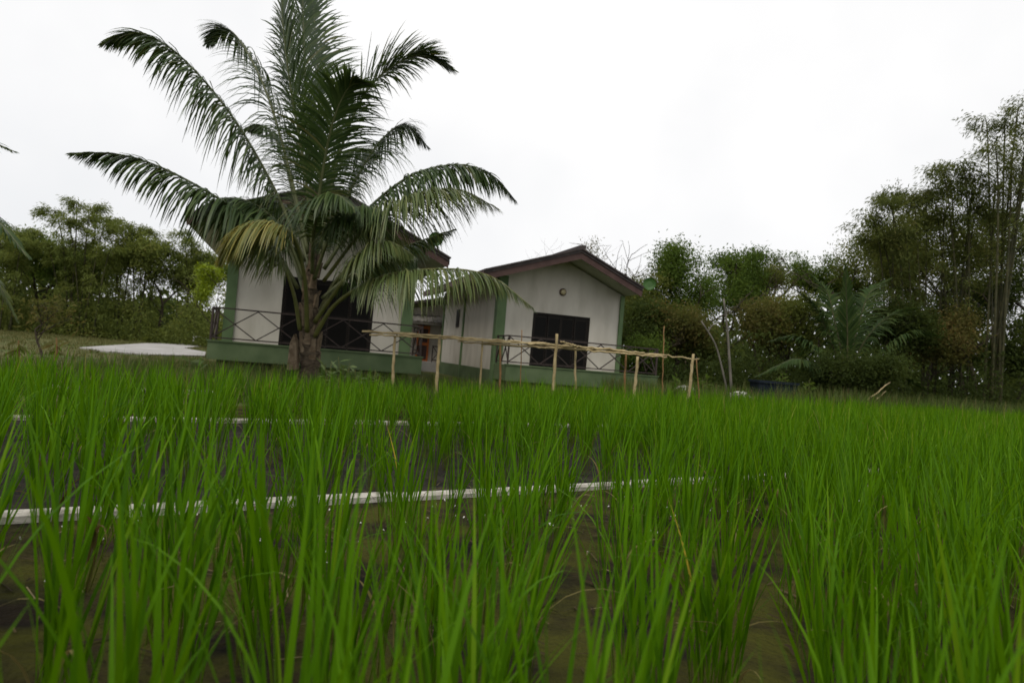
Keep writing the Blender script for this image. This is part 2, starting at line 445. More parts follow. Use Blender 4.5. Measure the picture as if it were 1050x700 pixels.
# hills stand in rows that follow the beds
i0 = int(-8 / sp); i1 = int(34 / sp)
for i in range(-60, 120):
    for j in range(-80, 80):
        p = kd * (i * sp) + kn * (j * sp * 1.05)
        px_ = p.x + rg.gauss(0, .04); py_ = p.y + rg.gauss(0, .04) + 4.0
        if py_ < .55 or py_ > edge_y(px_) + rg.uniform(-.5, .5) or abs(px_) > .80 * py_ + 1.6: continue
        c = py_ - SL * px_
        if min(abs(c - K1), abs(c - K2)) < .24: continue
        d = math.hypot(px_, py_)
        if d < .62: continue
        keep = .82
        if K1 < c < K2: keep = .82
        if c < K1 and px_ < 1.3 and py_ > 1.0: keep = .60 if c < K1 - 1.2 else .36
        if K1 < c < K2 and px_ < -.5: keep = .54
        if c > K2 and px_ < -3.2: keep = .4
        if px_ > 1.5 and py_ > 3: keep = .95
        if min(abs(c - K1), abs(c - K2)) < .42 and px_ < 3: keep *= .6
        if rg.random() > keep: continue
        cand.append((d, px_, py_, c))
cand.sort()


def rice_h(px_, py_):
    h = .64
    if py_ < 2.4: h += .15 * (2.4 - py_) / 1.8
    if px_ < -.5 and py_ < 3.5: h += .10
    if px_ > 4: h += .05
    if px_ < 0 and py_ > 7: h -= .08
    return h


nearest = [q for q in cand if abs(q[1]) < .75 * q[2] + .35][:296]
near_set = set(nearest)
for n, (d, px_, py_, c) in enumerate(nearest):
    me = near_meshes[n % 9]
    o = bpy.data.objects.new('rice_plant', me)
    o.location = (px_, py_, .004); o.rotation_euler = (rg.gauss(0, .05), rg.gauss(0, .05), rg.uniform(0, 6.28))
    s = rice_h(px_, py_) / .70 * rg.uniform(.88, 1.12); o.scale = (s * 1.02, s * 1.02, s)
    COL.objects.link(o)
    if c < K1: tag(o, 'green rice plant growing from brown mossy mud in front of the near white kerb', 'rice plant', 'rice plants in the nearest bed')
    else: tag(o, 'green rice plant growing from dark wet mud just behind the near white kerb', 'rice plant', 'rice plants in the dark wet bed')
for px, Y, lab in ((722, 2.0, 'rice plant with yellowed blade tips low in front, right of centre'), (410, 3.4, 'rice plant with a few yellow blade tips before the white kerb')):
    p = foot(px, Y); o = bpy.data.objects.new('rice_plant', yellow_mesh); o.location = (p.x, p.y, .004); COL.objects.link(o)
    tag(o, lab, 'rice plant', 'rice plants with yellow tips')
far_v = [rice_plant_mesh(None, 300 + i, 9, .70, 5, 1.45) for i in range(10)]
VV, QQ, off = [], [], 0
for k, q in enumerate(cand):
    if q in near_set: continue
    V, Q = far_v[k % 10]
    a = rg.uniform(0, 6.28); s = rice_h(q[1], q[2]) / .70 * rg.uniform(.85, 1.13); ca, sa = math.cos(a) * s, math.sin(a) * s
    W = np.stack([V[:, 0] * ca - V[:, 1] * sa + q[1], V[:, 0] * sa + V[:, 1] * ca + q[2], V[:, 2] * s + .004], 1)
    VV.append(W); QQ.append(Q + off); off += len(V)
o = link('rice_field', np_mesh('rice_field', np.concatenate(VV), np.concatenate(QQ), 'rice', smooth=True))
tag(o, 'dense green young rice filling the beds back to the trees', 'rice crop', kind='stuff')
print('rice hills', len(cand))

def straw(n, c0, c1, x0, x1, mt, lab, seed):
    r_ = np.random.default_rng(seed); x = r_.uniform(x0, x1, n); c = r_.uniform(c0, c1, n); y = c + SL * x; a = r_.uniform(0, 6.28, n); L = r_.uniform(.03, .16, n); W = r_.uniform(.002, .005, n)
    d = np.stack([np.cos(a), np.sin(a), r_.normal(0, .06, n)], 1); q = np.stack([-np.sin(a), np.cos(a), r_.normal(0, .3, n)], 1); C = np.stack([x, y, np.full(n, .012) + r_.random(n) * .012], 1)
    V = np.empty((n, 3, 2, 3))
    for j in range(3):
        p = C + d * (L * (j - 1) * .5)[:, None] + np.array([0, 0, 1.0]) * ((j == 1) * r_.uniform(0, .012, n))[:, None] + q * (r_.normal(0, .004, n))[:, None]
        V[:, j, 0] = p - q * W[:, None]; V[:, j, 1] = p + q * W[:, None]
    idx = np.arange(n * 6).reshape(n, 3, 2); Q = np.stack([idx[:, :-1, 0], idx[:, :-1, 1], idx[:, 1:, 1], idx[:, 1:, 0]], -1).reshape(-1, 4)
    tag(link('straw_litter', np_mesh('straw_litter', V.reshape(-1, 3), Q, mt)), lab, 'litter', kind='stuff')


straw(1500, 0, K1 - .1, -4, 6, 'straw', 'dead rice straw and leaf bits lying on the near brown mud', 1)
straw(1800, K1 + .1, K2 - .1, -7, 5, 'straw', 'dead straw lying on the dark wet mud between kerbs', 2)
# pale flecks lying on the near mud
rng = np.random.default_rng(9)
n = 200
xx = rng.uniform(-3, 4, n); cc = rng.normal(K1 - .7, .45, n); cc = np.minimum(cc, K1 - .14)
C = np.stack([xx, cc + SL * xx, np.full(n, .012)], 1)
big = np.where(rng.random(n) < .04, 3.6, 1.0)
a = rng.uniform(0, 6.28, n); r1 = rng.uniform(.003, .008, n) * big; r2 = r1 * rng.uniform(.4, .9, n)
e1 = np.stack([np.cos(a) * r1, np.sin(a) * r1, rng.normal(0, .003, n)], 1); e2 = np.stack([-np.sin(a) * r2, np.cos(a) * r2, rng.normal(0, .003, n)], 1)
V = np.stack([C - e1 - e2, C + e1 * .8 - e2, C + e1 + e2, C - e1 * .7 + e2 * 1.1, C + [0, 0, .009]], 1).reshape(-1, 3)
Q = np.arange(n)[:, None, None] * 5 + np.array([[0, 1, 4], [1, 2, 4], [2, 3, 4], [3, 0, 4]])[None]
tag(link('pale_litter', np_mesh('pale_litter', V, Q.reshape(-1, 3), 'rubble')), 'small white fragments scattered on the mud before the kerb', 'litter', kind='stuff')


# ------------------------------------------------------------------ houses
def P3(o, u, v, a, b_, z): return Vector((o.x + u.x * a + v.x * b_, o.y + u.y * a + v.y * b_, z))


def house(name, label, px0, Y0, px1, theta, floor, fl, ap, fr, L, door, deck, lamp, colW, side_win, disc_px, colW_r):
    """px0, px1: picture columns of the front wall's corners; fl, ap, fr: front tips of the roof (left eave, ridge, right eave)"""
    th = R(theta); u = Vector((math.cos(th), math.sin(th), 0)); v = Vector((-u.y, u.x, 0))
    A = foot(px0, Y0, floor); A.z = 0
    lo, hi = .5, 12
    for _ in range(40):
        W = (lo + hi) / 2; q = A + u * W
        lo, hi = (W, hi) if foot(px1, q.y, floor).x > q.x else (lo, W)
    root = thing(name, label, 'house', (A.x, A.y, 0), 'bungalows beyond the rice')
    g = lambda a, b_, z: P3(A, u, v, a, b_, z)
    # roof plane heights above the wall line
    off_r = ap[2]                                    # ridge position along u
    zf = lambda a: ap[3] + (a - ap[2]) * ((fl[3] - ap[3]) / (fl[2] - ap[2]) if a < ap[2] else (fr[3] - ap[3]) / (fr[2] - ap[2])) - .16
    t = .16
    b = MB()
    d0, d1, dh = door
    # front wall around the door opening
    b.prism([g(0, 0, floor), g(d0, 0, floor), g(d0, 0, floor + dh), g(d1, 0, floor + dh), g(d1, 0, floor), g(W, 0, floor), g(W, 0, zf(W)), g(off_r, 0, zf(off_r)), g(0, 0, zf(0))], v * t)
    b.prism([g(0, t, floor - .22), g(0, L, floor - .22), g(0, L, zf(0)), g(0, t, zf(0))], u * t)
    b.prism([g(W - t, t, floor - .22), g(W - t, L, floor - .22), g(W - t, L, zf(W)), g(W - t, t, zf(W))], u * t)
    b.prism([g(t, L - t, 0), g(W - t, L - t, 0), g(W - t, L - t, zf(W)), g(off_r, L - t, zf(off_r)), g(t, L - t, zf(0))], v * t)
    b.build('wall', 'wall', root)
    b = MB(); b.box(g(-.04, -.02, .0), u * (W + .08), v * (L + .04), Vector((0, 0, floor - .224)))
    b.build('plinth', 'greendirt', root)
    # columns
    cR = colW_r
    cols = [(-.05, -.07), (W - cR + .05, -.07)] + [(-.05, L * .52), (-.05, L - colW)]
    for k, (a, b_) in enumerate(cols):
        b = MB(); cw = (colW, cR)[k] if k < 2 else colW * .6
        z0 = .0 if k else 0.0
        b.box(g(a, b_, z0), u * cw, v * cw, Vector((0, 0, (zf(a + cw / 2) if k < 2 else zf(0)) - .02)))
        b.build('column', 'green', root)
    # sliding door: frame, panels
    fm = MB(); e = .07
    fm.box(g(d0, .03, floor), u * e, v * .1, Vector((0, 0, dh))); fm.box(g(d1 - e, .03, floor), u * e, v * .1, Vector((0, 0, dh)))
    fm.box(g(d0 + e, .03, floor + dh - e), u * (d1 - d0 - 2 * e), v * .1, Vector((0, 0, e)))
    dr = fm.build('door', 'frame', root)
    npn = 4; pw = (d1 - d0 - 2 * e) / npn
    for k in range(npn):
        b = MB(); x0 = d0 + e + k * pw; y0 = .055 if k % 2 else .085
        b.box(g(x0 + .005, y0, floor), u * (pw - .01), v * .022, Vector((0, 0, dh - e)))
        pn = link('door_panel', b.mesh('door_panel', 'glass'), dr)
        b = MB()
        for xx_ in (x0 + .002, x0 + pw - .052): b.box(g(xx_, y0 - .008, floor + .003), u * .05, v * .008, Vector((0, 0, dh - e - .006)))
        for zz in (floor + .1, floor + 1.0, floor + dh - e - .09): b.box(g(x0 + .052, y0 - .008, zz), u * (pw - .104), v * .008, Vector((0, 0, .06)))
        link('panel_frame', b.mesh('panel_frame', 'frame'), dr)
    # roof: two slabs, fascia, soffit
    PL, PA, PR = (g(fl[2], fl[1], fl[3]), g(ap[2], ap[1], ap[3]), g(fr[2], fr[1], fr[3]))
    dep = v * (L - fl[1] + .5)
    rb = MB(); th_ = Vector((0, 0, .10))
    ov = v * -.07; dep = dep - ov; PL, PA, PR = PL + ov, PA + ov, PR + ov
    rb.hexa([PL, PA, PA + dep, PL + dep, PL + th_, PA + th_, PA + dep + th_, PL + dep + th_])
    rb.hexa([PA, PR, PR + dep, PA + dep, PA + th_, PR + th_, PR + dep + th_, PA + dep + th_])
    # rolls of the tiling running from ridge to eave
    nroll = int(dep.length / .26)
    for (E, sgn) in ((PL, -1), (PR, 1)):
        for k in range(nroll + 1):
            s = dep * (k / nroll); rb.bar(PA + s + th_ * 1.15, E + s + th_ * 1.15 + (E - PA) * .012, .09, .05)
    rb.bar(PA + th_ * 1.6 - v * .03, PA + dep + th_ * 1.6, .22, .12)
    roof = rb.build('roof', 'tile', root)
    PL, PA, PR = PL - ov, PA - ov, PR - ov; dep = dep + ov
    fb = MB(); fh = Vector((0, 0, -.21)); n_ = v * -.035
    for (E,) in ((PL,), (PR,)):
        lo_ = Vector((0, 0, -.004))
        fb.hexa([PA + fh + lo_, E + fh + lo_, E + fh + lo_ + n_, PA + fh + lo_ + n_, PA + th_ * .25, E + th_ * .25, E + th_ * .25 + n_, PA + th_ * .25 + n_])
    for E in (PL, PR):                                # along the eaves
        sd = (E - PA); sd.z = 0; sd = sd.normalized() * .035
        fb.hexa([E + fh * .5 + v * .002, E + fh * .5 + sd + v * .002, E + fh * .5 + sd + dep, E + fh * .5 + dep, E + th_ * .8 + v * .002, E + th_ * .8 + sd + v * .002, E + th_ * .8 + sd + dep, E + th_ * .8 + dep])
    link('fascia', fb.mesh('fascia', 'brown'), roof)
    sb = MB(); dz = Vector((0, 0, -.06)); i_ = v * .01
    for E in (PL, PR):
        sb.hexa([PA + dz * 2 + i_, E + dz * 2 + i_, E + dz * 2 + dep, PA + dz * 2 + dep, PA + dz * .2 + i_, E + dz * .2 + i_, E + dz * .2 + dep, PA + dz * .2 + dep])
    link('soffit', sb.mesh('soffit', 'soffit'), roof)
    # deck, with stub posts beneath; the shade under it is painted on them
    da, db_, dd = deck
    b = MB(); b.box(g(da, -dd, floor - .50), u * (db_ - da), v * (dd - .025), Vector((0, 0, .50)))
    b.build('deck', 'greendirt', root)
    b = MB(); b.box(g(da - .03, -dd - .03, floor + .002), u * (db_ - da + .06), v * .2, Vector((0, 0, .035)))
    b.build('deck_edge', 'greendirt', root)
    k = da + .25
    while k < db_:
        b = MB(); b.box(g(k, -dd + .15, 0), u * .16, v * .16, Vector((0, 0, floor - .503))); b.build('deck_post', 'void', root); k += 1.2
    # railing
    def rail(p, q, nx):
        b = MB(); zt = Vector((0, 0, .90)); zb = Vector((0, 0, .07))
        b.bar(p + zt, q + zt, .045, .04); b.bar(p + zb, q + zb, .04, .035)
        for i in range(nx):
            s0, s1 = p.lerp(q, i / nx), p.lerp(q, (i + 1) / nx)
            nrm = (q - p).cross(Vector((0, 0, 1))).normalized() * .012
            b.bar(s0 + zb + nrm, s1 + zt * .975 + nrm, .03); b.bar(s0 + zt * .975 - nrm, s1 + zb - nrm, .03)
        for e_ in (p, q): b.bar(e_, e_ + zt * 1.02, .05)
        b.build('railing', 'dark', root)
    z = floor + .037
    rail(g(da + .06, -dd + .06, z), g(db_ - .06, -dd + .06, z), max(2, round((db_ - da) / 1.15)))
    rail(g(da + .06, -dd + .10, z), g(da + .06, -.12, z), 2)
    rail(g(db_ - .06, -dd + .10, z), g(db_ - .06, -.12, z), 2)
    if lamp:
        c = g(lamp[0], -.005, lamp[1]); b = MB()
        b.tube([c, c - v * .03, c - v * .05], [.13, .13, .115], 20); lp = b.build('wall_lamp', 'brown', root)
        b = MB(); b.tube([c - v * .051, c - v * .075, c - v * .095, c - v * .10], [.10, .095, .065, .02], 20); link('lamp_glass', b.mesh('lamp_glass', 'lamp', True), lp)
    if side_win:
        b = MB(); b.box(g(-.03, side_win[0], side_win[1]), u * .026, v * side_win[2], Vector((0, 0, side_win[3])))
        wn = b.build('window', 'dark', root)
        b = MB(); b.box(g(-.036, side_win[0] + .06, side_win[1] + .06), u * .005, v * (side_win[2] - .12), Vector((0, 0, side_win[3] - .12)))
        link('pane', b.mesh('pane', 'glass'), wn)
    # round green dish on the right eave
    Yd = (PR.y - .05); c = at(disc_px[0], disc_px[1], Yd); r = .22
    b = MB(); fwd = (CAM - c).normalized(); fwd.z = .12; fwd.normalize(); s_ = fwd.cross(Vector((0, 0, 1))).normalized(); t_ = s_.cross(fwd)
    rings = [(0.0, .07), (.5, .055), (.85, .02), (1.0, -.01)]
    vs_, fs = [], []; K = 28
    for (rr, dp) in rings[1:]:
        vs_ += [c - fwd * dp + (s_ * math.cos(2 * math.pi * j / K) + t_ * math.sin(2 * math.pi * j / K)) * r * rr for j in range(K)]
    n0 = len(vs_); vs_ += [p - fwd * .025 for p in vs_]
    for i in range(2):
        for j in range(K):
            j2 = (j + 1) % K; fs.append((i * K + j, i * K + j2, (i + 1) * K + j2, (i + 1) * K + j)); fs.append((n0 + i * K + j2, n0 + i * K + j, n0 + (i + 1) * K + j, n0 + (i + 1) * K + j2))
    fs += [tuple(range(K))[::-1], tuple(range(n0, n0 + K))] + [(2 * K + j, 2 * K + (j + 1) % K, n0 + 2 * K + (j + 1) % K, n0 + 2 * K + j) for j in range(K)]
    b.add(vs_, fs); ds = b.build('dish', 'disc', root); ds['label'] = 'round green dish fixed to the right eave'
    b = MB(); b.bar(c - fwd * .06, c - fwd * .25, .04)
    near_roof = PA.lerp(PR, .93) + v * .2 + th_
    b.bar(c - fwd * .25, near_roof, .04); link('bracket', b.mesh('bracket', 'dark'), ds)
    return root, A, u, v, W, g


def tip(px, py, Y, A, u, v):
    """roof tip given by picture position, kept at distance Y: returns (0, along v, along u, z)"""
    p = at(px, py, Y); d = p - A
    return (0, d.x * v.x + d.y * v.y, d.x * u.x + d.y * u.y, p.z)


def plan(px0, Y0, theta, floor):
    th = R(theta); u = Vector((math.cos(th), math.sin(th), 0)); A = foot(px0, Y0, floor); A.z = 0
    return A, u, Vector((-u.y, u.x, 0))


TH = 17.5
# the house behind the palm
A, u, v = plan(229, 20.4, TH, .75)


def roof_tips(A, u, v, b_front, a_l, a_a, a_r, z_e, z_a):
    return (0, b_front, a_l, z_e), (0, b_front, a_a, z_a), (0, b_front, a_r, z_e)


def fit_tip(px, py, A, u, v, bf):
    """where the sight line through (px, py) meets the vertical plane of the roof front"""
    d = ray(px, py); o = A + v * bf
    n_ = Vector((v.x, v.y, 0)); s = (o - CAM).dot(n_) / d.dot(n_); p = CAM + d * s; q = p - A
    return (0, bf, q.dot(u), p.z)


t1 = [fit_tip(px, py + 2, A, u, v, -1.5) for px, py in ((192, 221), (338, 191), (460, 266))]
print('house1 tips', t1)
H1 = house('white_bungalow', 'white bungalow with dark sliding door standing behind the big coconut palm', 229, 20.4, 418, TH, .75, t1[0], t1[1], t1[2], 8.0,
           (1.55, 4.32, 2.15), (-.25, 5.72, 1.6), None, .3, None, (447, 245), .36)
A, u, v = plan(506, 23.0, TH, .74)
t2 = [fit_tip(px, py + 2, A, u, v, -1.2) for px, py in ((497, 278), (596, 257), (658, 296))]
print('house2 tips', t2)


def fit_wall(px, py, A, u, v, b_=0.0): return fit_tip(px, py, A, u, v, b_)


dl = fit_wall(544.5, 350, A, u, v)[2]; dr_ = fit_wall(603.5, 350, A, u, v)[2]; dtop = fit_wall(575, 322.5, A, u, v)[3]
lp = fit_wall(577, 299.5, A, u, v)
dkl = fit_tip(512, 377, A, u, v, -1.6)[2]; dkr = fit_tip(676, 389, A, u, v, -1.6)[2]
sw = None
H2 = house('grey_bungalow', 'smaller grey white bungalow with round gable lamp behind the bamboo fence', 506, 23.0, 632.5, TH, .74, t2[0], t2[1], t2[2], 9.0,
           (dl, dr_, dtop - .74), (dkl + .25, dkr, 1.5), (lp[2], lp[3]), .32, (5.6, 2.05, .55, .75), (666, 291), .15)

# the building seen in the gap between the two bungalows
Yc = 33.0
gA = foot(405, Yc, 0); gA.z = 0
root = thing('back_building', 'grey building with orange door and sheet awning seen between the bungalows', 'building', gA)
uu = Vector((math.cos(R(8)), math.sin(R(8)), 0)); vv = Vector((-uu.y, uu.x, 0))
G = lambda a, b_, z: P3(gA, uu, vv, a, b_, z)
bw = MB(); bw.prism([G(-1.5, 0, 0), G(4.2, 0, 0), G(4.2, 0, 3.75), G(-1.5, 0, 2.5)], vv * .2); bw.prism([G(4.0, .2, 0), G(4.2, .2, 0), G(4.2, 5, 0), G(4.0, 5, 0)], (0, 0, 3.7)); bw.build('wall', 'wall', root)
br = MB(); p0, p1 = G(-2, -.7, 2.55), G(4.9, -.7, 4.12); e_ = vv * 6
br.hexa([p0, p1, p1 + e_, p0 + e_, p0 + Vector((0, 0, .12)), p1 + Vector((0, 0, .12)), p1 + e_ + Vector((0, 0, .12)), p0 + e_ + Vector((0, 0, .12))]); br.build('roof', 'tile', root)
ba = MB()
for k in range(22):
    x0 = -.6 + k * .16
    dz = .03 * (k % 2); ba.hexa([G(x0, -1.2, 2.28 + dz), G(x0 + .159, -1.2, 2.28 + dz), G(x0 + .159, -.01, 2.62 + dz), G(x0, -.01, 2.62 + dz), G(x0, -1.2, 2.33 + dz), G(x0 + .159, -1.2, 2.33 + dz), G(x0 + .159, -.01, 2.67 + dz), G(x0, -.01, 2.67 + dz)])
ba.box(G(-.65, -1.22, 2.2), uu * 3.7, vv * .05, Vector((0, 0, .06)))
ba.build('awning', 'asb', root)
ba = MB()
for k in range(5): ba.bar(G(-.5 + k * .85, -1.15, 2.17), G(-.5 + k * .85, -.02, 2.17), .07)
ba.build('awning_frame', 'dark', root)
q0 = fit_tip(427, 350, gA, uu, vv, 0)[2]; q1 = fit_tip(440, 350, gA, uu, vv, 0)[2]
bd = MB(); bd.box(G(q0, -.06, .45), uu * (q1 - q0), vv * .055, Vector((0, 0, 1.72))); dd_ = bd.build('door', 'orange', root)
bd = MB()
for zz in (.55, 1.35): bd.box(G(q0 + .09, -.072, zz), uu * (q1 - q0 - .18), vv * .011, Vector((0, 0, .66)))
link('door_panel', bd.mesh('door_panel', 'brown'), dd_)
bb = MB(); bb.box(G(2.5, -.3, 2.85), uu * .7, vv * .295, Vector((0, 0, .5))); bb.build('air_conditioner', 'dark', root)
bb = MB(); a0, a1 = G(1.7, -.9, .45), G(3.2, -.9, .45)
bb.bar(a0 + Vector((0, 0, .75)), a1 + Vector((0, 0, .75)), .05); bb.bar(a0 + Vector((0, 0, .1)), a1 + Vector((0, 0, .1)), .05)
for k in range(3):
    s0, s1 = a0.lerp(a1, k / 3), a0.lerp(a1, (k + 1) / 3); bb.bar(s0 + Vector((0, .02, .1)), s1 + Vector((0, .02, .75)), .035); bb.bar(s0 + Vector((0, -.02, .75)), s1 + Vector((0, -.02, .1)), .035)
bb.bar(a0, a0 + Vector((0, 0, .8)), .05); bb.bar(a1, a1 + Vector((0, 0, .8)), .06)
bb.build('railing', 'dark', root)
bb = MB(); bb.box(G(1.0, -1.4, 0), uu * 2.4, vv * 1.39, Vector((0, 0, .449))); bb.build('porch_slab', 'pad', root)


# ------------------------------------------------------------------ bamboo fence in front of the houses
FY = 14.0
fc = foot(400, FY)
fence = thing('bamboo_fence', 'low rough fence of dry bamboo poles in front of the bungalows', 'fence', (fc.x, fc.y, 0))
rg = random.Random(3)


def pole(p, q, r, mt, name, parent, nodes=6, jit=.008):
    r *= .82; b = MB(); pts, rad = [], []; p, q = Vector(p), Vector(q); n_ = max(nodes * 3, 3)
    for i in range(n_ + 1):
        t = i / n_; pts.append(p.lerp(q, t) + Vector((rg.gauss(0, jit), rg.gauss(0, jit), rg.gauss(0, jit)))); rad.append(r * (1.16 if i % 3 == 1 else .97) * (1 - .15 * t))
    b.tube(pts, rad, 7); return b.build(name, mt, parent, True)


for (x0, y0, x1, Y, r, mt) in ((405, 344, 402, 14, .038, 'bamboo'), (451, 343, 447, 13.9, .042, 'bamboo'), (495, 347, 491, 14.1, .03, 'bamboo'), (513, 351, 513, 14, .03, 'bamboo_red'),
                               (571, 342, 566, 13.8, .042, 'bamboo'), (590, 354, 590, 14.2, .03, 'bamboo'), (535, 338, 533, 14.2, .014, 'bamboo_red'), (642, 360, 639, 14.2, .028, 'bamboo_red'),
                               (654, 365, 648, 13.9, .042, 'bamboo'), (681, 334, 678, 14.5, .016, 'bamboo_red'), (711, 363, 703, 14, .04, 'bamboo'), (714, 368, 719, 14.3, .016, 'bamboo_red')):
    pole(foot(x1, Y), at(x0, y0, Y), r, mt, 'post', fence, 4, .005)
for (x0, y0, x1, y1, dy, r) in ((372, 339.5, 560, 352, 0, .026), (380, 343, 520, 350, -.05, .022), (404, 341, 640, 359.5, .05, .026), (450, 347, 600, 356, -.06, .02), (495, 352, 682, 364, .03, .03),
                                (540, 351, 660, 361.5, -.05, .024), (575, 354, 716, 368, .0, .021), (380, 340, 452, 346, .06, .02), (600, 359, 684, 366, -.07, .024), (575, 350, 596, 356, -.09, .02), (470, 350, 560, 356.5, -.02, .018)):
    pole(at(x0, y0, FY + dy), at(x1, y1, FY + dy), r, 'bamboo', 'rail', fence, 9, .009)


# ------------------------------------------------------------------ palms
def frond(parent, ctrl, leaf=.9, n=70, mt='palm', start=.24, droop=.5, name='frond', width=.042, stem='petdark', r0=.045, rng=RNG, spread=1.0, ragged=.06, ahead=.45):
    P = catmull(ctrl, 48); n_ = len(P)
    b = MB(); b.tube(P, [r0 * (1 - .88 * (i / (n_ - 1)) ** .7) for i in range(n_)], 6)
    part = b.build(name, stem, parent, True)
    A_ = np.array([tuple(p) for p in P]); T_ = unit(np.gradient(A_, axis=0))
    up = np.array([0, 0, 1.0])
    sd = np.cross(T_, up); bad = np.linalg.norm(sd, axis=1) < .25
    sd = unit(sd)
    # keep the side vector steady where the rib stands upright
    for i in range(1, n_):
        if bad[i] or np.dot(sd[i], sd[i - 1]) < 0:
            sd[i] = unit(sd[i - 1] - T_[i] * np.dot(sd[i - 1], T_[i]))
    un = np.cross(sd, T_)
    Vs, Qs, off = [], [], 0
    SG = 5
    for s in (-1, 1):
        t = start + (1 - start) * (np.arange(n) + rng.uniform(-.3, .3, n)) / n
        t = np.clip(t, start, .995)
        k = t * (n_ - 1); i0 = np.minimum(k.astype(int), n_ - 2); fr = (k - i0)[:, None]
        p = A_[i0] * (1 - fr) + A_[i0 + 1] * fr; T = T_[i0]; sv = sd[i0]; uv = un[i0]
        tt = (t - start) / (1 - start)
        L = leaf * (np.minimum(1, .5 + tt * 2.2) * np.minimum(1, .10 + (1 - tt) * 1.2)) * rng.uniform(.78, 1.1, n)
        L = np.where(rng.random(n) < ragged, L * rng.uniform(.3, .7, n), L)
        fwd = ahead + .55 * tt + 1.5 * tt ** 3 + rng.normal(0, .14, n)
        d = unit(T * fwd[:, None] + sv * s * spread + uv * ((.22 if droop < 1 else .05) + rng.normal(0, .14, n))[:, None])
        dr = droop * rng.uniform(.6, 1.35, n) * (1 - .75 * tt ** 2)
        w = np.full(n, width) * rng.uniform(.8, 1.15, n)
        pos = p.copy(); V = np.empty((n, SG + 1, 2, 3))
        wv = unit(T - d * np.sum(T * d, 1)[:, None])
        for j in range(SG + 1):
            fl = j / SG; ww = w * (.55 if j == 0 else (1.0, 1.0, .9, .62, .06)[j - 1])
            V[:, j, 0] = pos - wv * (ww * .5)[:, None]; V[:, j, 1] = pos + wv * (ww * .5)[:, None]
            dd = d.copy(); dd[:, 2] -= dr * (j + .4) * .42; dd = unit(dd)
            pos = pos + dd * (L / SG)[:, None]
        idx = np.arange(n * (SG + 1) * 2).reshape(n, SG + 1, 2) + off; off += n * (SG + 1) * 2
        Qs.append(np.stack([idx[:, :-1, 0], idx[:, :-1, 1], idx[:, 1:, 1], idx[:, 1:, 0]], -1).reshape(-1, 4)); Vs.append(V.reshape(-1, 3))
    link('leaflets', np_mesh('leaflets', np.concatenate(Vs), np.concatenate(Qs), mt), part)
    return part


pb = foot(316, 15.0)
palm = thing('coconut_palm', 'large coconut palm with long arching fronds in front of the white bungalow', 'palm tree', (pb.x, pb.y, 0))
tp = [foot(317, 15), at(318, 370, 15), at(318, 350, 15), at(317, 325, 15), at(318, 300, 15), at(320, 275, 15), at(321, 250, 15)]
P = catmull(tp, 40); b = MB()
rad = []
for i in range(40):
    t = i / 39; rad.append((.20 - .03 * t if t < .5 else .185 - .24 * (t - .5)) * (1 + .13 * (i % 3 == 0)) + rg.uniform(-.012, .012))
b.tube(P, rad, 12); b.build('trunk', 'palmtrunk', palm, True)
# old frond stubs clasping the trunk
for k in range(30):
    t = .14 + .74 * k / 30; c = P[int(t * 39)]; a = k * 2.4 + .4; rr = rad[int(t * 39)]
    d = Vector((math.cos(a), math.sin(a), 0)); s_ = Vector((-d.y, d.x, 0)); l = rg.uniform(.14, .46)
    b = MB(); b0 = c + d * (rr * .75); e1 = b0 + d * (.04 + .09 * rg.random()) + Vector((0, 0, l))
    wv = .095
    b.hexa([b0 - s_ * wv - d * .05, b0 + s_ * wv - d * .05, b0 + s_ * wv * .8 + d * .06, b0 - s_ * wv * .8 + d * .06,
            e1 - s_ * .05 - d * .02, e1 + s_ * .05 - d * .02, e1 + s_ * .035 + d * .02, e1 - s_ * .035 + d * .02])
    b.build('leaf_stub', 'sheath', palm)
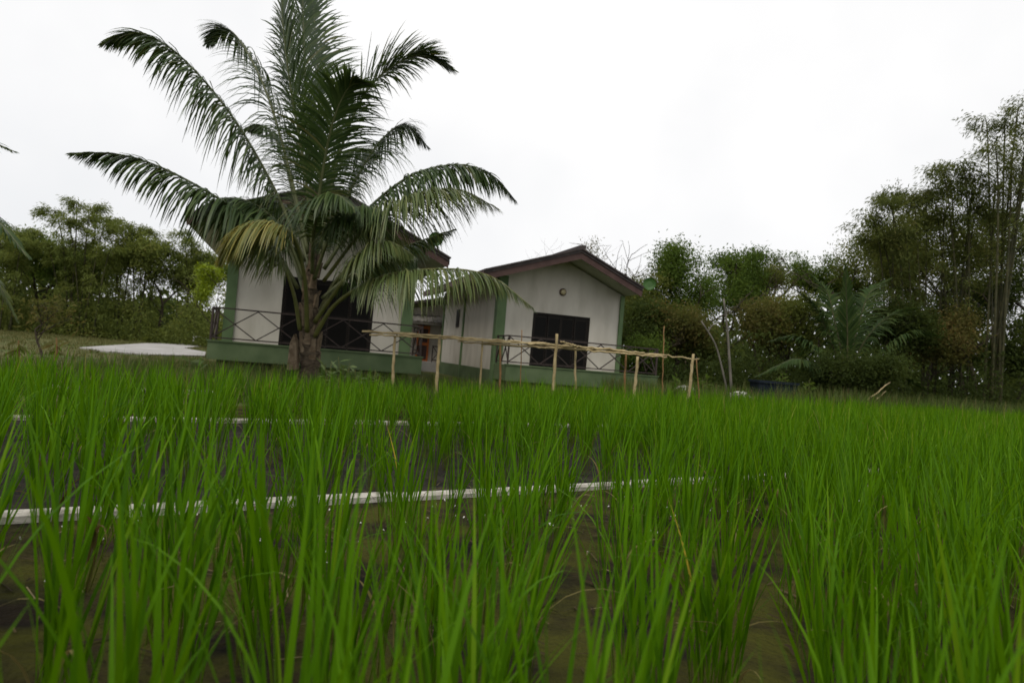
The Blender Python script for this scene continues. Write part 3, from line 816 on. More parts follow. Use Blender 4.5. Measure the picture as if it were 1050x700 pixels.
# dead leaf base leaning against the trunk
b = MB(); b.prism([at(294, 379, 14.7), at(304, 379, 14.7), at(304, 352, 14.8), at(301, 343, 14.82), at(297, 352, 14.8)], (.02, .12, .03)); o = b.build('dead_leaf_base', 'sheath', palm); o['label'] = 'dry brown leaf base leaning on the trunk'
FR = [
 ([(312, 268, 15), (282, 195, 14.9), (237, 118, 14.6), (185, 58, 14.3), (143, 35, 14.1), (107, 44, 14)], 1.05, 84, 'palm', .16, .55),
 ([(306, 296, 15), (272, 240, 14.6), (228, 206, 14), (168, 173, 13.5), (120, 158, 13.2), (74, 157, 13)], .92, 74, 'palm', .2, .6),
 ([(316, 260, 15.1), (298, 180, 15.3), (275, 100, 15.6), (250, 48, 15.9), (230, 29, 16), (213, 44, 16.1)], .9, 76, 'palm', .2, .5),
 ([(322, 255, 15), (316, 150, 15.1), (312, 60, 15.2), (309, -30, 15.3), (303, -95, 15.3)], .95, 84, 'palm', .16, .16),
 ([(326, 255, 15.2), (328, 150, 15.7), (325, 60, 16.2), (319, -10, 16.6), (308, -55, 16.9)], .95, 80, 'palm', .16, .2),
 ([(321, 255, 14.9), (312, 170, 14.6), (298, 90, 14.3), (290, 20, 14.1), (290, -40, 14)], .85, 70, 'palm', .2, .25),
 ([(328, 255, 15), (346, 165, 15.1), (372, 100, 15.2), (403, 68, 15.3), (435, 57, 15.4), (464, 72, 15.5)], 1.0, 80, 'palm', .16, .3),
 ([(330, 260, 15.2), (362, 190, 15.6), (388, 148, 16), (414, 128, 16.3), (438, 150, 16.5)], .85, 66, 'palm', .2, .5),
 ([(332, 276, 15), (370, 222, 15), (420, 181, 15), (470, 169, 15), (505, 180, 15), (529, 206, 15)], .85, 78, 'palm', .2, .75),
 ([(332, 288, 14.9), (375, 234, 14.5), (425, 202, 14.1), (470, 195, 13.8), (511, 214, 13.6)], .95, 78, 'palmlight', .2, .85),
 ([(330, 306, 15.1), (365, 278, 15.4), (405, 257, 15.8), (440, 244, 16.2), (466, 235, 16.4)], .6, 66, 'palm', .22, .75),
 ([(322, 345, 14.9), (346, 310, 14.5), (392, 284, 14.0), (450, 276, 13.5), (502, 283, 13.1), (547, 316, 12.8)], .85, 80, 'palmlight', .3, .95),
 ([(315, 340, 14.8), (312, 282, 14.2), (299, 241, 13.7), (268, 227, 13.4), (240, 241, 13.3), (225, 268, 13.3)], .8, 66, 'palmyellow', .42, .85),
 ([(308, 338, 14.9), (300, 297, 14.6), (285, 264, 14.3), (262, 248, 14.1), (238, 262, 14.0)], .75, 56, 'palmlight', .42, .9),
 ([(325, 325, 15.2), (345, 287, 15.6), (375, 263, 16), (400, 266, 16.4), (420, 295, 16.7)], .85, 60, 'palm', .26, .9),
 ([(320, 265, 15.3), (335, 205, 16), (352, 165, 16.6), (370, 152, 17.2), (386, 160, 17.7)], .85, 60, 'palm', .2, .5),
 ([(320, 268, 14.8), (328, 195, 14.3), (340, 130, 13.8), (356, 92, 13.5), (372, 84, 13.3)], .85, 64, 'palm', .2, .35),
 ([(318, 268, 15.2), (302, 205, 15.9), (288, 155, 16.6), (272, 130, 17.2), (254, 132, 17.7)], .85, 60, 'palm', .2, .55),
 ([(322, 290, 15.4), (332, 250, 16.1), (352, 228, 16.9), (380, 226, 17.5), (404, 246, 18)], .85, 56, 'palm', .2, .8),
 ([(312, 300, 15.3), (296, 255, 15.9), (274, 232, 16.5), (250, 228, 17), (228, 244, 17.4)], .85, 56, 'palm', .22, .8),
 ([(322, 286, 14.8), (340, 240, 14.4), (365, 216, 14.1), (386, 214, 13.9), (402, 230, 13.8)], .7, 62, 'palm', .2, .6),
 ([(312, 286, 14.9), (290, 236, 14.7), (258, 208, 14.5), (226, 205, 14.3), (198, 226, 14.2)], .9, 62, 'palm', .2, .8),
 ([(320, 280, 14.7), (322, 236, 14.1), (330, 208, 13.6), (346, 200, 13.2), (364, 214, 12.9)], .8, 56, 'palm', .2, .7),
 ([(318, 280, 15.3), (306, 236, 16), (290, 210, 16.6), (268, 204, 17), (250, 216, 17.4)], .85, 56, 'palm', .2, .7),
 ([(323, 330, 14.8), (350, 290, 14.3), (372, 262, 14.0), (398, 248, 13.8), (424, 262, 13.6)], .75, 54, 'palmlight', .36, .9),
]
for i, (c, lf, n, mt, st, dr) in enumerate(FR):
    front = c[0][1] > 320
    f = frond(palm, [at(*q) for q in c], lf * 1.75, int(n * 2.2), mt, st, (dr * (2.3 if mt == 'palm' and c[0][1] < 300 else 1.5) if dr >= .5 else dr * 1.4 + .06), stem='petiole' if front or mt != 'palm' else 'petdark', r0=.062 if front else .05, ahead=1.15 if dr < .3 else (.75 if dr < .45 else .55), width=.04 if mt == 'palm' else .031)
    if mt == 'palmyellow': f['label'] = 'yellowing frond curling down over the wall'

# second palm just past the left edge, only its fronds reach in
pb = foot(-120, 11.0)
palm2 = thing('coconut_palm', 'coconut palm standing past the left edge with drooping fronds reaching in', 'palm tree', (pb.x, pb.y, 0))
b = MB(); P = catmull([pb, at(-120, 330, 11), at(-118, 250, 11)], 20); b.tube(P, [.25 - .005 * i for i in range(20)], 10); b.build('trunk', 'palmtrunk', palm2, True)
for c, mt in (([(-118, 255, 11), (-90, 215, 11), (-50, 205, 10.9), (-5, 225, 10.8), (30, 265, 10.7)], 'palm'), ([(-118, 255, 11), (-95, 170, 11), (-60, 140, 11), (-20, 142, 11), (16, 156, 11)], 'palm'),
              ([(-118, 262, 11), (-90, 240, 11.2), (-50, 250, 11.4), (-10, 280, 11.6), (18, 330, 11.7)], 'palmlight'), ([(-118, 258, 11), (-150, 190, 11), (-200, 170, 11), (-250, 200, 11)], 'palm'),
              ([(-118, 258, 11), (-112, 170, 11.5), (-112, 90, 12), (-120, 40, 12.4)], 'palm'), ([(-118, 262, 11), (-160, 260, 10.6), (-200, 300, 10.2)], 'palm')):
    frond(palm2, [at(*q) for q in c], .75, 60, mt, .2, .7)

# young palm among the trees on the right
pb = foot(868, 24.0)
palm3 = thing('coconut_palm', 'young dark coconut palm with one upright frond before the trees on the right', 'palm tree', (pb.x, pb.y, 0))
b = MB(); P = catmull([pb, at(868, 385, 24), at(869, 368, 24)], 14); b.tube(P, [.24 - .01 * i for i in range(14)], 9); b.build('trunk', 'bark', palm3, True)
for c, mt, lf, dr in (([(869, 378, 24), (869, 345, 23.9), (868, 305, 23.8), (867, 272, 23.7)], 'palm', 1.0, .12), ([(872, 378, 24), (890, 345, 24), (915, 322, 24), (945, 315, 24)], 'palm', 1.0, .5),
                  ([(874, 380, 24), (900, 362, 23.6), (935, 340, 23), (970, 346, 22.6)], 'palm', .9, .8), ([(864, 378, 24), (850, 345, 24.1), (838, 318, 24.2), (818, 298, 24.3)], 'palm', 1.0, .5),
                  ([(862, 380, 24), (840, 360, 24), (815, 345, 24), (788, 350, 24)], 'palm', .9, .7), ([(862, 384, 23.8), (840, 376, 23.2), (815, 368, 22.6), (775, 386, 22)], 'palmlight', .8, .9),
                  ([(872, 384, 24), (895, 380, 24), (925, 385, 24), (950, 400, 24)], 'palm', .9, .8), ([(869, 376, 24), (880, 335, 24.6), (892, 300, 25), (915, 285, 25.4)], 'palm', 1.0, .4),
                  ([(866, 376, 24), (856, 330, 24.6), (848, 300, 25), (832, 282, 25.4)], 'palm', 1.0, .4)):
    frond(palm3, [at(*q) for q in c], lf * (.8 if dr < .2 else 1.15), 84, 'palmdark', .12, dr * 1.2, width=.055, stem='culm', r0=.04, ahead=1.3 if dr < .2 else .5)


# ------------------------------------------------------------------ trees
def tree(label, px, py_top, Y, spread, seed, mt, n_leaf=7000, ll=.2, lw=.085, trunk_r=.14, clear=.3, group='trees behind the field', name='broadleaf_tree', clump=.5, flat=.7, bark='bark', umbrella=False, cat='tree', levels=3):
    base = foot(px, Y); H = at(px, py_top, Y).z
    base.x += (base.x - foot(px, Y, H).x) * .0
    rg_ = random.Random(seed); rng_ = np.random.default_rng(seed)
    root = thing(name, label, cat, (base.x, base.y, 0), group)
    b = MB(); ends = []
    topx = foot(px, Y, H).x - base.x
    def grow(p, d, l, r, lev):
        n_ = 5; pts, rad = [p], [r]; q = p.copy(); dd = d.copy()
        for i in range(n_):
            dd = (dd + Vector((rg_.gauss(0, .16), rg_.gauss(0, .16), rg_.gauss(.06, .1)))).normalized()
            q = q + dd * (l / n_)
            if q.z > H * .97: q.z = H * .97
            pts.append(q.copy()); rad.append(r * (1 - .5 * (i + 1) / n_))
        b.tube(pts, rad, 6 if lev < 2 else 4, cap=False)
        if lev >= levels: ends.append(q.copy()); ends.append(pts[3].copy()); return
        if lev >= 2: ends.append(q.copy())
        for k in range(rg_.randint(3, 5)):
            t = rg_.uniform(.4, 1); s = pts[min(int(t * n_) + 1, n_)]
            a = rg_.uniform(0, 6.28); tilt = rg_.uniform(.6, 1.25) if not umbrella else rg_.uniform(.9, 1.35)
            nd = (dd * math.cos(tilt) + Vector((math.cos(a), math.sin(a), 0)) * math.sin(tilt)).normalized()
            nd.z = max(nd.z, -.05) + .12
            grow(s, nd.normalized(), l * rg_.uniform(.55, .8), r * .5, lev + 1)
    tl = H * (.55 if not umbrella else .62)
    grow(base - Vector((0, 0, .05)), Vector((topx / H, 0, 1)).normalized(), tl, trunk_r, 0)
    E = np.array([tuple(e) for e in ends]); cx = base.x + topx * .8
    # squeeze the branch ends into the crown's outline
    dx = np.sqrt((E[:, 0] - cx) ** 2 + ((E[:, 1] - base.y)) ** 2); sc = np.percentile(dx, 92) / spread
    fx = np.where(dx > spread, spread / np.maximum(dx, 1e-6), 1)
    E2 = E.copy(); E2[:, 0] = cx + (E[:, 0] - cx) * fx / max(sc, 1e-3) * min(1, max(sc, 1e-3)); E2[:, 1] = base.y + (E[:, 1] - base.y) * fx
    lo = H * clear
    zmin, zmax = E2[:, 2].min(), E2[:, 2].max()
    tr = b.build('trunk', bark, root)
    if n_leaf > 1500: n_leaf = int(n_leaf * 1.9); ll *= .74; lw *= .74; clump *= .8
    wsel = rng_.dirichlet(np.full(len(E2), 1.6)); idx = rng_.choice(len(E2), n_leaf, p=wsel)
    C = E2[idx] + rng_.normal(size=(n_leaf, 3)) * np.array([clump, clump, clump * flat])
    C[:, 2] = np.maximum(C[:, 2], lo * rng_.uniform(.6, 1.2, n_leaf))
    V, Q = leaves(C, ll, lw, rng_)
    link('crown', np_mesh('crown', V, Q, mt), root)
    return root


def bamboo(label, px, tops, Y, seed, n_leaf=7000, ll=.26, lw=.045, mt='leafC', group='bamboo clumps', low=.3, dens=1.0, r=.05):
    """tops: picture positions of the culm tips"""
    base = foot(px, Y); base.z = 0; rg_ = random.Random(seed); rng_ = np.random.default_rng(seed)
    root = thing('bamboo_clump', label, 'bamboo', (base.x, base.y, 0), group)
    Cs, As = [], []; n_leaf = int(n_leaf * 1.7); ll *= .8; lw *= .8
    per = n_leaf // len(tops)
    for (tx, ty) in tops:
        dy = rg_.uniform(-1.6, 1.6); t_ = at(tx, ty, Y + dy); s = base + Vector((rg_.uniform(-.6, .6) + (t_.x - base.x) * .25, rg_.uniform(-.6, .6), 0))
        mid = s.lerp(t_, .55); mid.z = t_.z * rg_.uniform(.62, .7); mid.x = s.x + (t_.x - s.x) * .38
        hi = s.lerp(t_, .85); hi.z = t_.z * .99; hi.x = s.x + (t_.x - s.x) * .72
        t_.z *= .97
        P = catmull([s, mid, hi, t_], 26); b = MB()
        b.tube(P, [r * (1 - .85 * i / 25) * (1.12 if i % 2 else 1) for i in range(26)], 5); b.build('culm', 'culm', root, True)
        A_ = np.array([tuple(p) for p in P])
        nt_ = int(26 * dens)
        for k in range(nt_):
            u_ = low + (1 - low) * (k + rg_.random()) / nt_; p = A_[min(int(u_ * 25), 25)]
            a = rg_.uniform(0, 6.28); l = rg_.uniform(.5, 1.25) * (1.15 - .5 * u_); d = np.array([math.cos(a), math.sin(a), rg_.uniform(-.1, .5)])
            m_ = max(4, per // nt_); tt = rng_.uniform(.25, 1, m_)[:, None]
            C = p + d * l * tt + np.array([0, 0, -.35]) * l * tt ** 2 + rng_.normal(size=(m_, 3)) * .13
            Cs.append(C); As.append(np.tile(np.array([d[0], d[1], -.35]) * .8, (m_, 1)))
    C = np.concatenate(Cs); V, Q = leaves(C, ll, lw, rng_, .3, np.concatenate(As))
    link('crown', np_mesh('crown', V, Q, mt), root)
    return root


# left side
tl = [(-25, 250, 44, 3.2, 'leafF', 'olive tree at the left edge behind the palm fronds'), (38, 246, 46, 2.8, 'leafG', 'green tree left of the tallest bamboo on the left lawn'),
      (106, 262, 47, 2.6, 'leafG', 'green tree between the two big bamboo clumps on the left'), (158, 256, 45, 2.6, 'leafF', 'olive tree behind the far end of the concrete pad'), (203, 268, 47, 2.3, 'leafG', 'green tree beside the lime bush behind the bungalow corner')]
for i, (px, ty, Y, sp_, mt, lab) in enumerate(tl):
    tree(lab, px, ty, Y, sp_, 40 + i, mt, 6500, .30, .11, .13, .05, 'trees beyond the left lawn', clump=.6)
bamboo('tall feathery bamboo clump at the middle of the left tree line', 85, [(48, 216), (62, 224), (75, 208), (92, 222), (100, 212), (112, 232), (80, 250), (60, 255), (40, 250), (118, 255)], 43, 51, 9000, .34, .065, mt='leafF', group='bamboo at the left lawn', low=.12, r=.055)
bamboo('bamboo clump behind the concrete pad on the left', 135, [(112, 226), (125, 232), (140, 240), (152, 236), (165, 250), (130, 256), (178, 258), (110, 262)], 44, 52, 8000, .34, .065, mt='leafF', group='bamboo at the left lawn', low=.12, r=.055)
bamboo('slender bamboo with airy tips left of the lime bush', 190, [(182, 238), (196, 246), (205, 256), (214, 262), (178, 262), (200, 275)], 45, 53, 4500, .32, .06, mt='leafF', group='bamboo at the left lawn', low=.15, r=.05)
bamboo('bamboo clump close to the left edge', 5, [(-20, 236), (0, 232), (14, 240), (26, 246), (34, 238), (10, 262)], 42, 54, 6000, .34, .065, mt='leafF', group='bamboo at the left lawn', low=.12, r=.05)
tree('bright lime green bush in front of the left tree line', 215, 276, 36, .62, 60, 'lime', 2200, .24, .06, .05, .62, None, 'lime_bush', .26, .7, cat='bush')
tree('thin young tree with brown leaves rising from the grass at left', 44, 308, 17, .5, 61, 'leafD', 260, .17, .055, .035, .5, None, 'young_tree', .22, .8)

# right side, from the houses to the right edge
tree('wispy thin tree rising behind the grey bungalow roof', 607, 230, 38, 1.0, 75, 'leafD', 1100, .2, .06, .045, .5, 'trees behind the field', clump=.35)
for i, (px, ty, Y, sp_, mt, nl, cl, lab) in enumerate((
  (668, 272, 30, 1.7, 'leafA', 6500, .45, 'olive tree just right of the grey bungalow'),
  (703, 254, 31, 1.9, 'leafB', 8000, .42, 'leafy green tree behind the end of the bamboo fence'),
  (744, 260, 33, 2.0, 'leafB', 8000, .42, 'dense green tree behind the pale bare pole'),
  (785, 280, 35, 1.9, 'leafA', 6500, .45, 'olive tree left of the spreading flat topped tree'),
  (905, 236, 32, 2.4, 'leafA', 9000, .5, 'tall olive tree behind the young palm'),
  (950, 222, 31, 2.6, 'leafA', 10000, .5, 'full olive brown tree between palm and bamboo'),
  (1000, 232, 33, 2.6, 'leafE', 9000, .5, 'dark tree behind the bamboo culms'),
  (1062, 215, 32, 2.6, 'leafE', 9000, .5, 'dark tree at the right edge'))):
    tree(lab, px, ty, Y, sp_, 80 + i, mt, nl, .20, .085, .12, .12, 'trees behind the field', clump=cl)
tree('spreading flat topped tree on the right skyline', 838, 240, 37, 3.2, 95, 'leafB', 7500, .20, .09, .16, .45, 'trees behind the field', 'broadleaf_tree', .34, .45, umbrella=True)
for i, (px, ty, Y, sp_, mt, lab) in enumerate((
  (655, 318, 27, 1.0, 'leafE', 'dark shrub against the right wall of the grey bungalow'), (690, 325, 27.5, 1.3, 'leafD', 'reddish brown shrub behind the fence end'),
  (722, 322, 28, 1.3, 'leafA', 'olive shrub left of the bare pole'), (765, 318, 28, 1.5, 'leafD', 'dry reddish shrub right of the bare pole'),
  (806, 312, 28, 1.5, 'leafA', 'olive shrub behind the left fronds of the young palm'), (905, 312, 27, 1.7, 'leafE', 'dark shrub right behind the young palm'),
  (945, 318, 27.5, 1.7, 'leafD', 'brownish shrub under the olive tree right of the young palm'), (990, 322, 28, 1.7, 'leafE', 'dark shrub below the bamboo'), (1040, 322, 27, 1.7, 'leafE', 'dark shrub at the right edge of the field'))):
    tree(lab, px, ty, Y, sp_, 110 + i, mt, 5500, .19, .075, .06, .02, 'shrubs behind the field', 'shrub', .42, .8, cat='shrub')
bamboo('tall bamboo clump rising highest at the right edge', 1026, [(1046, 112), (1062, 100), (1030, 128), (1014, 150), (1005, 126), (1052, 150), (1072, 130), (1036, 172), (1020, 190), (1058, 190)], 26, 130, 5200, .26, .05, low=.30, r=.05)
bamboo('bamboo clump with leaning culms left of the tallest one', 985, [(952, 172), (968, 186), (978, 168), (990, 196), (1000, 180), (945, 200), (1005, 214), (965, 220)], 27, 131, 5600, .26, .05, low=.28, r=.045)
bamboo('bamboo with long tips arching left over the young palm', 935, [(884, 224), (898, 206), (912, 200), (928, 204), (946, 196), (892, 244), (918, 236)], 27, 132, 5600, .26, .05, low=.32, r=.045)
for i, (px, ty, Y, sp_, mt, lab) in enumerate(((852, 366, 22.8, .8, 'leafE', 'low dark shrub hiding the foot of the young palm at left'), (886, 370, 22.6, .9, 'leafE', 'low dark shrub at the right foot of the young palm'), (655, 352, 25, .8, 'leafB', 'small green shrub beside the deck of the grey bungalow'))):
    tree(lab, px, ty, Y, sp_, 160 + i, mt, 3200, .16, .06, .04, .02, 'shrubs behind the field', 'shrub', .36, .8, cat='shrub')
# bare branching tree against the sky
def bare(label, px, ty, Y, seed, sp_=1.5):
    base = foot(px, Y); H = at(px, ty, Y).z; rg_ = random.Random(seed); root = thing('bare_tree', label, 'tree', (base.x, base.y, 0), 'trees behind the field'); b = MB()
    rngs = np.random.default_rng(seed); tips = []
    def g_(p, d, l, r, lev):
        pts = [p]; q = p.copy()
        for i in range(4):
            d = (d + Vector((rg_.gauss(0, .1), rg_.gauss(0, .1), .07))).normalized(); q = q + d * l / 4; pts.append(q.copy())
        b.tube(pts, [r * (1 - .12 * i) for i in range(5)], 4, cap=False); tips.append(q)
        if lev < 4:
            for k in range(4 if lev else 6):
                a = rg_.uniform(0, 6.28); t_ = rg_.uniform(.25, .6); nd = (d * math.cos(t_) + Vector((math.cos(a), math.sin(a), 0)) * math.sin(t_)).normalized()
                g_(pts[rg_.randint(2, 4)], nd, l * .6, r * .55, lev + 1)
    g_(base, Vector((.03, 0, 1)), H * .38, .04, 0)
    b.build('trunk', 'twig', root)
    C = np.array([tuple(t) for t in tips]); C = C[rngs.integers(0, len(C), 500)] + rngs.normal(size=(500, 3)) * .12
    V, Q = leaves(C, .12, .05, rngs); link('crown', np_mesh('crown', V, Q, 'leafD'), root)


bare('bare twiggy tree against the sky right of the roof', 655, 262, 40, 140)
bare('second bare twiggy tree with reddish tips behind the leafy green tree', 700, 244, 37, 141)

# pale bare pole and leaning dead trunk
for lab, pts, r in (('pale straight bare trunk standing at the edge of the rice', [(750, 403), (748, 370), (746, 340), (742, 306)], .055), ('pale dead trunk leaning left beside the straight bare one', [(745, 400), (740, 376), (733, 352), (719, 329)], .042)):
    p = foot(pts[0][0], 23.5); o = thing('dead_tree', lab, 'dead tree', (p.x, p.y, 0), 'pale dead trunks')
    b = MB(); PP = [p] + [at(a, c, 23.5) for a, c in pts]; P = catmull(PP, 18); b.tube(P, [r * (1 - .4 * i / 17) * rg.uniform(.92, 1.08) for i in range(18)], 8); tr = b.build('trunk', 'palebark', o, True)
    b = MB(); e = P[-3]; b.tube([e, e + Vector((.12, 0, .22)), e + Vector((.3, .05, .3))], [.025, .018, .01], 5); b.build('branch', 'palebark', o)


# ------------------------------------------------------------------ weeds, grass, undergrowth
def blades(P, H, W, rng, lean=.35, segs=3):
    n = len(P); a = rng.uniform(0, 6.28, n); h = np.stack([np.cos(a), np.sin(a), np.zeros(n)], 1); q = np.stack([-np.sin(a), np.cos(a), np.zeros(n)], 1)
    ln = np.abs(rng.normal(0, lean, n)) + .05; V = np.empty((n, segs + 1, 2, 3))
    for j in range(segs + 1):
        t = j / segs; c = P + np.array([0, 0, 1.0]) * (H * t * (1 - .25 * ln * t))[:, None] + h * (H * ln * t ** 1.7)[:, None]
        ww = (W * (1 - .93 * t ** 1.5) * .5)[:, None]
        V[:, j, 0] = c - q * ww; V[:, j, 1] = c + q * ww
    idx = np.arange(n * (segs + 1) * 2).reshape(n, segs + 1, 2)
    return V.reshape(-1, 3), np.stack([idx[:, :-1, 0], idx[:, :-1, 1], idx[:, 1:, 1], idx[:, 1:, 0]], -1).reshape(-1, 4)


rng = np.random.default_rng(77)


def scatter(n, x0, x1, f0, f1, tuft=0):
    x = rng.uniform(x0, x1, n); lo = np.array([f0(a) for a in x]); hi = np.array([f1(a) for a in x]); y = lo + (hi - lo) * rng.random(n)
    P = np.stack([x, y, np.zeros(n)], 1)
    if tuft: P = np.repeat(P, tuft, 0) + np.concatenate([rng.normal(0, .09, (n * tuft, 2)), np.zeros((n * tuft, 1))], 1)
    return P


P = scatter(3600, -9, 6, lambda a: edge_y(a) - .4, lambda a: 18.3 + .3 * (a + 8), 9)
V, Q = blades(P, rng.uniform(.12, .42, len(P)), np.full(len(P), .014), rng)
tag(link('weeds', np_mesh('weeds', V, Q, 'weed')), 'low green weeds between the rice and the bungalows', 'weeds', kind='stuff')
P = scatter(3400, 3, 24, lambda a: edge_y(a) + .1, lambda a: max(edge_y(a) + 5.5, 24), 9)
V, Q = blades(P, rng.uniform(.3, 1.05, len(P)) * np.where(P[:, 0] < 8, .8, 1), np.full(len(P), .022), rng, .4)
tag(link('tall_grass', np_mesh('tall_grass', V, Q, 'weed')), 'tall rank grass along the far edge of the field', 'grass', kind='stuff')
P = scatter(5200, -34, -4, lambda a: max(12.0, -1.25 * a), lambda a: 50, 8)
def inside(P, poly):
    c = np.zeros(len(P), bool)
    for i in range(len(poly)):
        a, e = poly[i], poly[i - 1]
        c ^= ((a.y > P[:, 1]) != (e.y > P[:, 1])) & (P[:, 0] < (e.x - a.x) * (P[:, 1] - a.y) / (e.y - a.y + 1e-9) + a.x)
    return c


P = P[~inside(P, pad)]
V, Q = blades(P, rng.uniform(.04, .16, len(P)), np.full(len(P), .02), rng, .6, 2)
tag(link('lawn_grass', np_mesh('lawn_grass', V, Q, 'dryweed')), 'thin dry grass on the lawn around the concrete pad', 'grass', kind='stuff')
# low leafy undergrowth under the right hand trees
n = 52000
x = rng.uniform(5, 27, n); y = 23.5 + rng.random(n) ** 1.3 * 7 + .06 * x
z = np.abs(rng.normal(0, .95, n)) * (1 + .5 * np.sin(x * 1.3) * np.sin(y * .9 + 1))
V, Q = leaves(np.stack([x, y, np.clip(z, .02, 2.6)], 1), .16, .06, rng)
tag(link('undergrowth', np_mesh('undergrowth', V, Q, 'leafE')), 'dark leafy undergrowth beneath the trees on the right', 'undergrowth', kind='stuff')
n = 42000
x = rng.uniform(-40, -11, n); y = 42 + rng.random(n) ** 1.4 * 7; z = np.abs(rng.normal(0, 1.25, n)) * (1 + .45 * np.sin(x * .9) + .4 * np.sin(x * 2.3 + y) + .25 * np.sin(x * 5.1))
V, Q = leaves(np.stack([x, y, np.clip(z, .02, 4.5)], 1), .24, .09, rng)
tag(link('undergrowth', np_mesh('undergrowth', V, Q, 'leafF')), 'shady undergrowth under the left tree line', 'undergrowth', kind='stuff')
# far wood closing the horizon
n = 60000
a = rng.uniform(-1.25, 1.25, n); d = rng.uniform(75, 105, n); x = np.sin(a) * d; y = np.cos(a) * d
z = rng.beta(1.1, 1.5, n) * (np.where(a > .1, 8.5, 5.5) + 2.0 * np.sin(a * 17) + 1.4 * np.sin(a * 41 + 2))
V, Q = leaves(np.stack([x, y, z], 1), 1.0, .5, rng)
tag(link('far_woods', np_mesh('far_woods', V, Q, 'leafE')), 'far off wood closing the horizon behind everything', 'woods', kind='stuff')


# leafy plants by the palm, each its own thing
def weed_plant(px, Y, h, seed, lab, mt='paleweed', n=26, grp='broad leaved weeds by the palm'):
    p = foot(px, Y); r_ = np.random.default_rng(seed); o = thing('weed_plant', lab, 'plant', (p.x, p.y, 0), grp); b = MB(); Cs, Ax = [], []
    for k in range(5):
        a = r_.uniform(0, 6.28); q = p + Vector((math.cos(a) * .12, math.sin(a) * .12, h * r_.uniform(.7, 1.05))); b.tube([p, p.lerp(q, .5), q], [.012, .009, .005], 5)
        for j in range(n // 5):
            t = .3 + .7 * j / (n // 5); Cs.append(tuple(p.lerp(q, t))); aa = r_.uniform(0, 6.28); Ax.append((math.cos(aa), math.sin(aa), .35))
    b.build('stem', 'petiole', o); V, Q = leaves(np.array(Cs), .24, .075, r_, .1, np.array(Ax)); link('foliage', np_mesh('foliage', V, Q, mt), o)


for i, (px, Y, h, lab) in enumerate(((336, 13.2, .62, 'pale broad leaved weed just right of the palm trunk'), (350, 13.4, .72, 'tallest pale leafy weed right of the palm trunk'), (365, 13.5, .55, 'small pale weed before the deck of the white bungalow'),
                                     (380, 13.6, .5, 'low pale weed left of the first fence post'), (198, 14.5, .4, 'low pale weed before the left corner of the white bungalow'))):
    weed_plant(px, Y, h, 200 + i, lab)
for i, (px, Y, h, lab) in enumerate(((690, 19, .9, 'dark leafy plant left of the last fence post'), (722, 19.5, 1.0, 'leafy green plant right of the last fence post'), (800, 22, 1.2, 'leafy plant behind the dark tub'), (825, 21, 1.1, 'bushy plant between tub and young palm'))):
    weed_plant(px, Y, h, 220 + i, lab, 'leafB', 60, 'leafy plants at the field edge')
# dry stalks at left
for i, (px, Y, ty, lab) in enumerate(((16, 13, 349, 'short dry brown stalk at the far left'), (55, 14, 346, 'dry bent stalk beside the thin young tree'))):
    p = foot(px, Y); q = at(px + 3, ty, Y); o = thing('dry_stalk', lab, 'stalk', (p.x, p.y, 0), 'dry stalks on the left'); b = MB(); b.tube([p, p.lerp(q, .5) + Vector((.03, 0, 0)), q], [.03, .025, .012], 6); b.build('stem', 'bamboo_red', o)
    r_ = np.random.default_rng(i); V, Q = leaves(np.array([tuple(p.lerp(q, .5 + .05 * k)) for k in range(10)]), .3, .07, r_, .6); link('dry_leaf', np_mesh('dry_leaf', V, Q, 'leafD'), o)


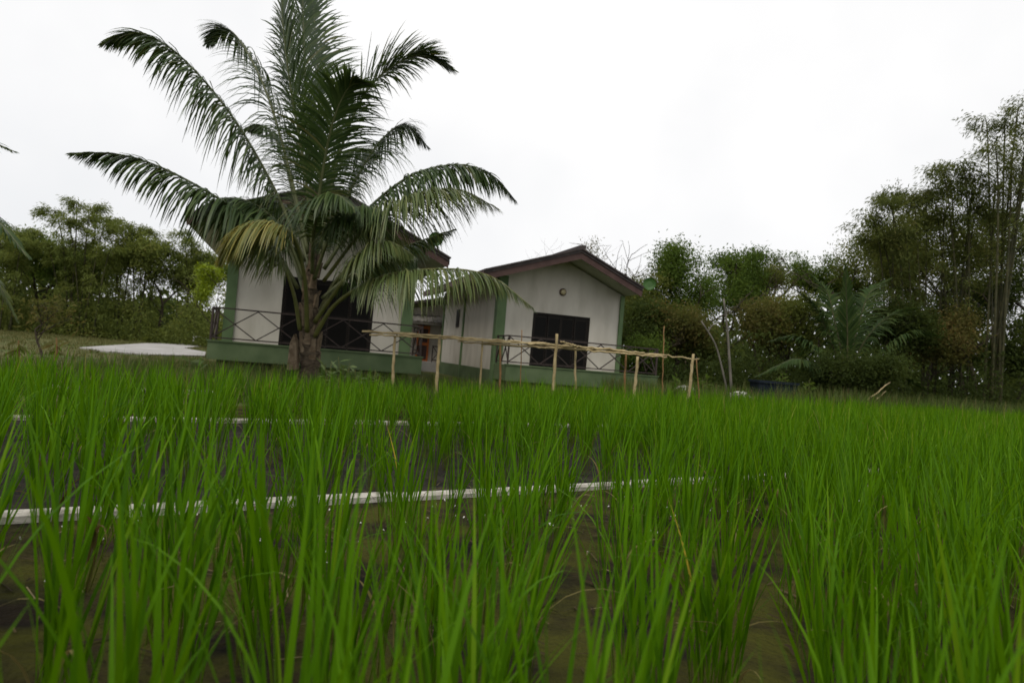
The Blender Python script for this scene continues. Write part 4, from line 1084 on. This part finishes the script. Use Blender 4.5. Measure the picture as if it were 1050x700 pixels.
# ------------------------------------------------------------------ small things along the field edge
def sack(px, Y, wd, hg, lab, name='white_sack', seed=1):
    p = foot(px, Y); r_ = random.Random(seed); b = MB(); K, J = 16, 7; vs_, fs = [], []
    for j in range(J):
        f = j / (J - 1); z = hg * math.sin(f * math.pi / 2); rr = math.cos(f * math.pi / 2 * .96) ** .6
        for k in range(K):
            a = 2 * math.pi * k / K; w_ = 1 + .1 * math.sin(3 * a + j) + r_.uniform(-.05, .05); vs_.append((p.x + math.cos(a) * rr * wd * w_, p.y + math.sin(a) * rr * wd * .6 * w_, z * (1 + .12 * math.sin(2 * a))))
    for j in range(J - 1):
        for k in range(K): fs.append((j * K + k, j * K + (k + 1) % K, (j + 1) * K + (k + 1) % K, (j + 1) * K + k))
    fs += [tuple(range(K))[::-1], tuple(range((J - 1) * K, J * K))]; b.add(vs_, fs); o = b.build(name, 'sack', None, True); tag(o, lab, 'sack', 'pale sacks at the field edge')


sack(758, 21.5, .5, .48, 'white sack lying at the foot of the bare trunk')
sack(702, 22.5, .5, .5, 'pale sack half hidden behind the last fence post', seed=4)
pT = foot(791, 22.0)
tub = thing('plastic_tub', 'dark blue plastic tub under a palm frond at the field edge', 'tub', (pT.x, pT.y, 0))
b = MB(); c0 = [(-.62, -.4), (.62, -.4), (.62, .4), (-.62, .4)]
b.hexa([(pT.x + a * .9, pT.y + c * .9, 0) for a, c in c0] + [(pT.x + a, pT.y + c, .86) for a, c in c0]); b.build('body', 'tub', tub)
b = MB()
for (a, c), (a2, c2) in zip(c0, c0[1:] + c0[:1]): b.bar((pT.x + a * 1.03, pT.y + c * 1.03, .9), (pT.x + a2 * 1.03, pT.y + c2 * 1.03, .9), .07, .075)
b.build('rim', 'tub', tub)
for lab, p0, p1, r in (('longer fallen bamboo pole slanting up from the rice before the young palm', (868, 412), (913, 391), .035), ('shorter fallen bamboo pole below the longer one', (878, 412), (908, 401), .025)):
    q = at(*p0, 20.2); q.z = .02; e = at(*p1, 21.5); r *= .75; o = thing('bamboo_pole', lab, 'bamboo pole', (q.x, q.y, 0), 'fallen bamboo poles'); pole(q, e, r, 'bamboo', 'cane', o, 6, .012)
# low white rail beyond the pad
p = foot(198, 44); q = foot(214, 44); rl = thing('white_rail', 'low white rail beyond the concrete pad', 'rail', (p.x, p.y, 0))
for e in (p, q): b = MB(); b.bar(e, e + Vector((0, 0, .55)), .08); b.build('post', 'sack', rl)
b = MB(); b.bar(p + Vector((-.1, 0, .6)), q + Vector((.1, 0, .6)), .1, .08); b.build('top_bar', 'sack', rl)
